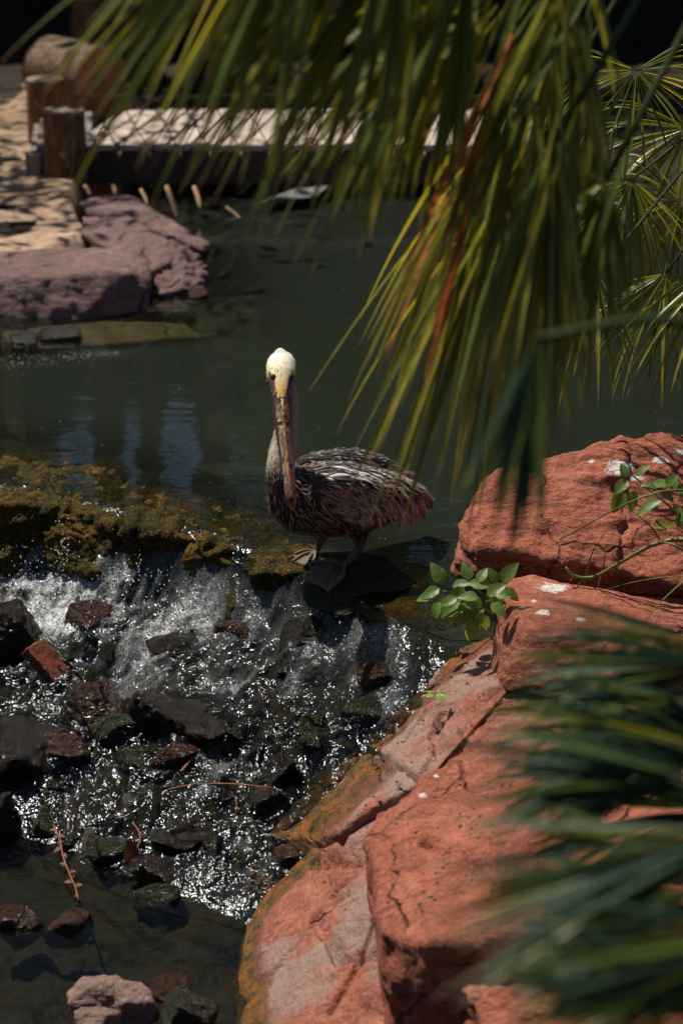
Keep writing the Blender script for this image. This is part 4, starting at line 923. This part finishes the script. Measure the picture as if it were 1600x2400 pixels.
# big hanging palm: crown above and right of the frame
cr1 = np.array([1.75, 5.2, 3.35])
p1 = empty('fan_palm', (1.9, 5.3, -.1), 'large fan palm whose yellow-green leaflets hang across the top of the pond', 'palm')
trunk(p1, (1.9, 5.3, -.1), cr1, .13)
G3 = [Pm, Pm, Pm, Py]
def gather(palm):
    L_ = EXTRA.get(palm.name, [])
    if not L_: return
    V = []; F = []; A = []; MI = []; mats = []
    for o in L_:
        v = co(o.data); a_ = np.empty(len(v)*4); o.data.color_attributes['col'].data.foreach_get('color', a_); mt = o.data.materials[0]
        if mt not in mats: mats.append(mt)
        m = len(V); V += list(v); A += list(a_.reshape(-1, 4)[:, 0]); MI += [mats.index(mt)]*len(o.data.polygons); F += [[q+m for q in p.vertices] for p in o.data.polygons]
        me_ = o.data; bpy.data.objects.remove(o); bpy.data.meshes.remove(me_)
    o = link('leaflets', mesh_from('leaflets', V, F, mats), palm); o.data.polygons.foreach_set('material_index', MI); set_col(o.data, 'col', A); o['kind'] = 'stuff'
W1 = .0185
frond(p1, at(800, -420, 3.9), 208, 262, 28, .70, .022, .22, G3, cr1, 1, (-.2, .2), extra=25)
frond(p1, at(620, -260, 4.2), 218, 258, 14, .46, W1, .25, G3, cr1, 2, (-.2, .2), extra=8)
frond(p1, at(980, -330, 4.1), 222, 268, 28, .68, .022, .22, G3, cr1, 3, (-.2, .2), extra=25)
frond(p1, at(1110, -120, 4.3), 214, 266, 26, .60, W1, .35, G3, cr1, 4, (-.2, .25), extra=15)
frond(p1, at(1120, 40, 4.4), 200, 262, 30, .42, .016, .7, [Pm, Py, Py], cr1, 5, (-.3, .3), extra=30)
frond(p1, at(1240, 330, 4.9), 236, 262, 30, .84, .020, .2, [Pm, Py, Py, Pm], cr1, 6, (-.1, .3), extra=30)
frond(p1, at(1150, 300, 5.0), 236, 260, 14, .70, .019, .2, [Py, Py, Pm], cr1, 61, (-.1, .2))
frond(p1, at(1210, 60, 4.5), 246, 260, 10, .74, .017, .2, [Pd, Pd, Py], cr1, 7, (-.1, .1), 'dead orange frond hanging in the middle of the green')
frond(p1, at(1300, 330, 4.2), 244, 282, 30, .56, .018, .25, [Pm, Py, Pm], cr1, 8, (-.2, .2), extra=20)
frond(p1, at(1330, -40, 4.5), 235, 285, 30, .62, .019, .45, [Pm, Pm, Py], cr1, 9, (-.2, .3), extra=25)
frond(p1, at(1420, 420, 4.3), 215, 285, 24, .42, .018, .5, [Pm], cr1, 11, (-.2, .3), extra=20)
frond(p1, at(1265, 790, 3.0), 240, 276, 14, .28, .016, .1, [Pn, Pm], at(1850, 860, 3.1), 10, (-.1, .1), petr=.009)
gather(p1)
# smaller palm in the back right, sharp
cr2 = np.array([1.75, 7.6, 1.5])
p2 = empty('small_fan_palm', (1.95, 7.7, -.05), 'smaller fan palm with thin arching leaflets at the right edge behind the big palm', 'palm')
trunk(p2, (1.95, 7.7, -.05), cr2, .08)
for i, (hx, hy, Y, a0, a1, n_, L, W, dr) in enumerate([(1490, 165, 7.4, 150, 400, 38, .42, .013, 1.5), (1600, 470, 7.3, 130, 300, 36, .40, .012, 1.0), (1480, 420, 7.2, 200, 320, 36, .50, .014, .8), (1610, 300, 7.6, 150, 290, 30, .45, .013, .9), (1560, 640, 7.0, 195, 300, 30, .42, .014, .6), (1400, 640, 6.6, 230, 300, 24, .40, .014, .4), (1680, 620, 7.0, 200, 275, 22, .5, .014, .6)]):
    frond(p2, at(hx, hy, Y), a0, a1, n_, L, W, dr, [Pm, Py, Pm], cr2, 20+i, (-.5, .5), petr=.006)
# near palm low right, out of focus
cr3 = np.array([.95, 2.5, 1.0])
p3 = empty('near_fan_palm', (1.1, 2.5, -.2), 'blurred blue-green fan palm in the near bottom right corner', 'palm')
trunk(p3, (1.1, 2.5, -.3), cr3, .09)
for i, (hx, hy, Y, a0, a1, n_, L, W, dr) in enumerate([(1720, 1560, 3.3, 160, 200, 32, .38, .0095, .12), (1590, 1640, 3.1, 165, 215, 26, .24, .009, .2), (1640, 1830, 2.7, 150, 198, 32, .33, .0095, .2), (1720, 1950, 2.3, 186, 210, 38, .38, .0105, .04), (1500, 1800, 2.7, 168, 230, 18, .20, .0095, .2),
                                                      (1800, 2190, 2.1, 176, 210, 32, .30, .011, .08), (1640, 2100, 2.3, 192, 218, 14, .24, .0095, .1), (1500, 2330, 2.3, 155, 200, 14, .14, .0095, .2), (1800, 2390, 2.1, 150, 195, 26, .29, .011, .1),
    (1750, 1720, 4.0, 150, 210, 30, .50, .024, .2), (1720, 1900, 3.9, 150, 210, 26, .46, .024, .2), (1600, 1760, 4.1, 150, 225, 24, .26, .022, .3),  # low dark fronds added behind to darken the rocks at right
    (1680, 1760, 3.0, 155, 205, 30, .36, .011, .25), (1700, 2060, 2.5, 160, 200, 30, .34, .010, .2), (1640, 1500, 3.5, 165, 215, 26, .34, .011, .2), (1500, 1720, 3.2, 170, 240, 22, .26, .010, .4), (1700, 2300, 2.4, 150, 200, 26, .26, .010, .2)]):  # further fronds added to shade the slab below
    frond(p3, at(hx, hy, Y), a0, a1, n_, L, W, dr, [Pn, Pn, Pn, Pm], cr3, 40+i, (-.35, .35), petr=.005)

# ================================================================== HERBS, TWIGS AND SCRAPS
def leafmesh(L, W, fold=.25, curl=.25):
    V = []; F = []; m = 9; A = []
    for i in range(m):
        t = i/(m-1); w_ = W*.5*math.sin(math.pi*t**.72)**.85 if 0 < t < 1 else 0
        for u in (-1, -.5, 0, .5, 1): V.append(np.array([w_*u, L*t, abs(u)*w_*fold-curl*L*t*t+.04*w_*math.sin(i*2+u*3)])); A.append(0)
    for i in range(m-1):
        for j in range(4): a = i*5+j; F.append((a, a+1, a+6, a+5))
    return np.array(V), F, A
LV, LF, LA = leafmesh(1, .62)
def place_leaf(parent, p, d, up, L, mat, name='leaf'):
    d = np.array(d, float); d /= np.linalg.norm(d); x = np.cross(d, up); x /= np.linalg.norm(x)+1e-9; z = np.cross(x, d)
    o = put(name, np.array(p)+L*(LV[:, :1]*x+LV[:, 1:2]*d+LV[:, 2:]*z), LF, mat, parent); set_col(o.data, 'col', LA); return o
pl = empty('leafy_plant', at(1170, 1470, 6.2), 'bushy green herb with oval leaves at the waterline left of the wedge rock', 'plant')
root = at(1168, 1460, 6.25)
for (sx, sy, Y, lv) in [(1100, 1375, 6.15, [(1085, 1375, 235), (1100, 1360, 110), (1120, 1365, 60), (1080, 1400, 215), (1110, 1395, 280)]),
                        (1035, 1385, 6.2, [(1030, 1380, 200), (1040, 1368, 120), (1020, 1395, 190), (1040, 1400, 245), (1060, 1375, 30), (1028, 1410, 250)]),
                        (1140, 1410, 6.1, [(1140, 1395, 40), (1150, 1415, 330), (1130, 1420, 215), (1120, 1400, 170), (1160, 1395, 10)]),
                        (1100, 1440, 6.1, [(1100, 1430, 230), (1110, 1445, 260), (1125, 1440, 300), (1090, 1425, 200), (1115, 1425, 140), (1105, 1460, 262)]),
                        (1165, 1365, 6.15, [(1165, 1365, 120), (1175, 1365, 60), (1150, 1370, 170), (1180, 1380, 330), (1165, 1380, 260)]),
                        (1070, 1400, 6.1, [(1070, 1400, 200), (1075, 1410, 250), (1085, 1395, 320), (1060, 1410, 230)])]:
    put('stem', *tube(crom([root, (root+at(sx, sy, Y))/2+[0, 0, .03], at(sx, sy, Y)], 8), .0025, 6), M['stem'], pl)
    for (lx, ly, an) in lv:
        a = math.radians(an); d = RT*math.cos(a)+UP*math.sin(a)+np.array([0, random.uniform(-.6, .3), 0])
        place_leaf(pl, at(lx, ly, Y+random.uniform(-.03, .03)), d, np.array([random.uniform(-.3, .3), -.5, .85]), random.uniform(.052, .078), M['leaf'])
sp = empty('leafy_sprig', at(1620, 1380, 6.4), 'arching sprig with green leaves and one yellow leaf over the big boulder', 'plant')
def stalk(parent, pts, r, mat='stem', name='stem'):
    P_ = [at(a, b, c) for a, b, c in pts]; return put(name, *tube(crom(P_, 14), np.linspace(r, r*.55, 14), 7), M[mat], parent)
stalk(sp, [(1640, 1260, 6.2), (1560, 1180, 6.2), (1500, 1130, 6.25), (1470, 1105, 6.25)], .004)
stalk(sp, [(1640, 1150, 6.1), (1560, 1150, 6.1), (1480, 1175, 6.1), (1400, 1215, 6.15), (1310, 1265, 6.2)], .0035)
stalk(sp, [(1545, 1265, 6.2), (1520, 1230, 6.2), (1470, 1190, 6.25), (1420, 1165, 6.3)], .003)
for lx, ly, an, L in [(1465, 1120, 100, .05), (1490, 1115, 50, .05), (1470, 1125, 215, .06), (1490, 1150, 250, .07), (1465, 1155, 235, .075), (1530, 1140, 20, .06), (1545, 1150, 330, .055), (1560, 1140, 60, .05), (1550, 1175, 200, .085), (1590, 1160, 350, .06), (1580, 1185, 300, .06), (1500, 1140, 10, .05), (1600, 1200, 240, .05), (1575, 1150, 80, .045)]:
    a = math.radians(an); place_leaf(sp, at(lx, ly, 6.2), RT*math.cos(a)+UP*math.sin(a)+np.array([0, random.uniform(-.5, .3), 0]), np.array([random.uniform(-.3, .3), -.4, .9]), L, M['leaf'])
a = math.radians(12); place_leaf(sp, at(1528, 1235, 6.2), RT*math.cos(a)+UP*math.sin(a), np.array([0, -.6, .8]), .07, M['leaf_yellow'])
bs = empty('bare_stem', at(1600, 1280, 6.3), 'bare pale green branching stem reaching over the gap between the two boulders', 'plant stem')
stalk(bs, [(1640, 1262, 6.25), (1540, 1272, 6.3), (1450, 1320, 6.32), (1390, 1352, 6.35), (1345, 1350, 6.35), (1325, 1330, 6.35)], .007, name='branch')
stalk(bs, [(1345, 1350, 6.35), (1335, 1362, 6.35)], .004, name='branch'); stalk(bs, [(1450, 1318, 6.32), (1430, 1298, 6.32)], .003, name='branch'); stalk(bs, [(1620, 1300, 6.2), (1570, 1275, 6.2), (1540, 1270, 6.25)], .004, name='branch')
stalk(bs, [(1390, 1352, 6.35), (1362, 1362, 6.35), (1352, 1375, 6.35)], .004, name='branch')
for pts, r, m_, lab in [([(1400, 1378, 6.4), (1412, 1330, 6.38), (1417, 1300, 6.38)], .004, 'twig', 'short reddish dead twig standing between the two red boulders'),
                        ([(1370, 1370, 6.4), (1385, 1300, 6.35), (1425, 1235, 6.3)], .0045, 'stem', 'single upright grass blade in front of the big boulder'),
                        ([(1640, 1350, 6.2), (1560, 1352, 6.2), (1480, 1365, 6.25), (1410, 1385, 6.3)], .004, 'stem', 'yellowish grass blade arching above the wedge rock'),
                        ([(1640, 1330, 5.8), (1580, 1380, 5.8), (1530, 1430, 5.8), (1500, 1480, 5.8)], .006, 'stem', 'long green blade bending down at the right edge beside the near palm'),
                        ([(1500, 1475, 5.0), (1400, 1510, 4.9), (1300, 1575, 4.8), (1210, 1640, 4.8)], .0045, 'stem', 'thin knotted green blade crossing the shaded face of the wedge rock')]:
    P_ = [at(*q) for q in pts]; tag(put('grass_blade' if m_ == 'stem' else 'twig', *tube(crom(P_, 14), np.linspace(r, r*.3, 14), 6, flat=.35), M[m_]), lab, 'grass' if m_ == 'stem' else 'twig')
# lettuce scrap
sc_ = empty('leaf_scrap', at(1018, 1640, 5.95), 'crumpled scrap of bright green leaf lying on the red slab', 'leaf scrap')
q0 = on(1018, 1634, -.035)
for i in range(11):
    a = i*2.4; place_leaf(sc_, q0+np.array([math.cos(a)*.012, math.sin(a)*.01, .012]), np.array([math.cos(a), math.sin(a)*.6, .25*math.sin(i*3)]), np.array([math.sin(i), math.cos(i*2)*.5, 1.]), .03, M['lettuce'], 'leaf_piece')
# twigs in the rapids
def wtwig(pts, r, label, mat='twig', up=.03, name='twig', cat='twig'):
    P_ = [hit(a, b)+np.array([0, 0, up]) for a, b in pts]; tag(put(name, *tube(crom(P_, 16), np.linspace(r, r*.5, 16), 6), M[mat]), label, cat)
wtwig([(258, 1942), (340, 1890), (440, 1862), (540, 1858), (640, 1868)], .0045, 'long thin red twig bowed across the lower rapids')
wtwig([(600, 1620), (615, 1650), (630, 1680)], .004, 'short red twig upright in the middle of the rapids', up=.04)
wtwig([(552, 1888), (555, 1910), (550, 1935)], .002, 'hair-thin red stalk above the mossy green block', up=.03)
wtwig([(425, 1830), (450, 1800), (470, 1785)], .006, 'rusty bark strip lying in the water left of the black squarish stone')
dp = empty('dead_plant', hit(160, 2040)+np.array([0, 0, .03]), 'limp reddish dead plant trailing in the lower left rapids', 'plant')
P_ = [hit(a, b)+np.array([0, 0, .03]) for a, b in ((128, 1955), (142, 1990), (150, 2030), (165, 2070), (178, 2100), (185, 2130))]
put('stem', *tube(crom(P_, 14), .003, 6), M['twig'], dp)
for i, q in enumerate(crom(P_, 15)):
    a = i*2.1+random.random()*2; place_leaf(dp, q, np.array([math.cos(a), math.sin(a), random.uniform(-.3, .6)]), np.array([random.uniform(-1, 1), -.2, .6]), random.uniform(.012, .034), M['withered'], 'withered_leaf')
dl = empty('dead_leaf', hit(312, 2010)+np.array([0, 0, .03]), 'single curled dead leaf standing among the dark stones at lower centre left', 'leaf')
place_leaf(dl, hit(308, 2045)+np.array([0, 0, .02]), np.array([.05, .1, 1.]), np.array([0.5, -1., .1]), .085, M['withered'], 'blade')
put('stalk', *tube(crom([hit(320, 2020)+np.array([0, 0, .03]), hit(330, 1985)+np.array([0, 0, .04]), hit(312, 1962)+np.array([0, 0, .05])], 8), .003, 6), M['twig'], dl)
# spray over the foam
V = []; F = []
ico = bmesh.new(); bmesh.ops.create_icosphere(ico, subdivisions=1, radius=1); iv = np.array([v.co for v in ico.verts]); jf = [[v.index for v in f.verts] for f in ico.faces]; ico.free()
for cx, cy, n_, sx, sy, up in [(70, 1350, 110, 60, 12, .05), (150, 1345, 60, 10, 20, .09), (330, 1370, 50, 80, 12, .03), (60, 1420, 80, 40, 30, .03), (700, 1470, 40, 60, 20, .02), (860, 1530, 50, 40, 12, .03), (200, 1500, 80, 100, 25, .03), (330, 1350, 14, 6, 12, .06), (450, 1440, 60, 80, 20, .02)]:
    for _ in range(n_):
        p = hit(cx+RNG.normal()*sx, cy+RNG.normal()*sy)+np.array([0, 0, abs(RNG.normal())*up+.008]); s = RNG.uniform(.0012, .0032); m = len(V); V += list(p+iv*s*np.array([1, 1, RNG.uniform(1, 1.8)])); F += [[a+m for a in f] for f in jf]
tg = NT('spray'); M['spray'] = tg.fin(tg.bsdf((.75, .77, .8), .08, None, .8))
tag(put('spray', V, F, M['spray']), kind='stuff')
# grit and small chips caught on the red slabs
V = []; F = []
for _ in range(420):
    px, py, z = RNG.uniform(760, 1500), RNG.uniform(1560, 2150), 0.
    h_ = None
    d = Vector(ray(px, py)).normalized(); dgc = None
    h_ = scn.ray_cast(bpy.context.evaluated_depsgraph_get() if _ == 0 else DGC, Vector(C0)+d*4.2, d) if _ else None
    if _ == 0: DGC = bpy.context.evaluated_depsgraph_get(); continue
    if not h_[0] or not h_[4].name.startswith('bank_slab') or h_[2].z < .5: continue
    p = np.array(h_[1])+[0, 0, .001]; s = RNG.uniform(.0015, .006); m = len(V); V += list(p+iv*s*RNG.uniform(.5, 1.3, 3)); F += [[a+m for a in f] for f in jf]
tag(put('grit', V, F, M['pink_cobble']), kind='stuff')
# specks floating on the pond, and flecks painting in a pale ripple line
V = []; F = []
for _ in range(170):
    px, py = RNG.uniform(0, 1600), RNG.uniform(620, 1300); p = on(px, py, .003); s = RNG.uniform(.0015, .004); m = len(V); V += list(p+iv*s*np.array([1.3, 1, .4])); F += [[a+m for a in f] for f in jf]
for _ in range(260):
    u = RNG.random(); px = -20+300*u; py = 852-26*u**1.3+RNG.normal()*11*(1.2-u); p = on(px, py, .003); s = RNG.uniform(.0015, .0045); m = len(V); V += list(p+iv*s*np.array([1.6, 1, .3])); F += [[a+m for a in f] for f in jf]
tag(put('specks_and_ripple_line', V, F, M['pale']), kind='stuff')
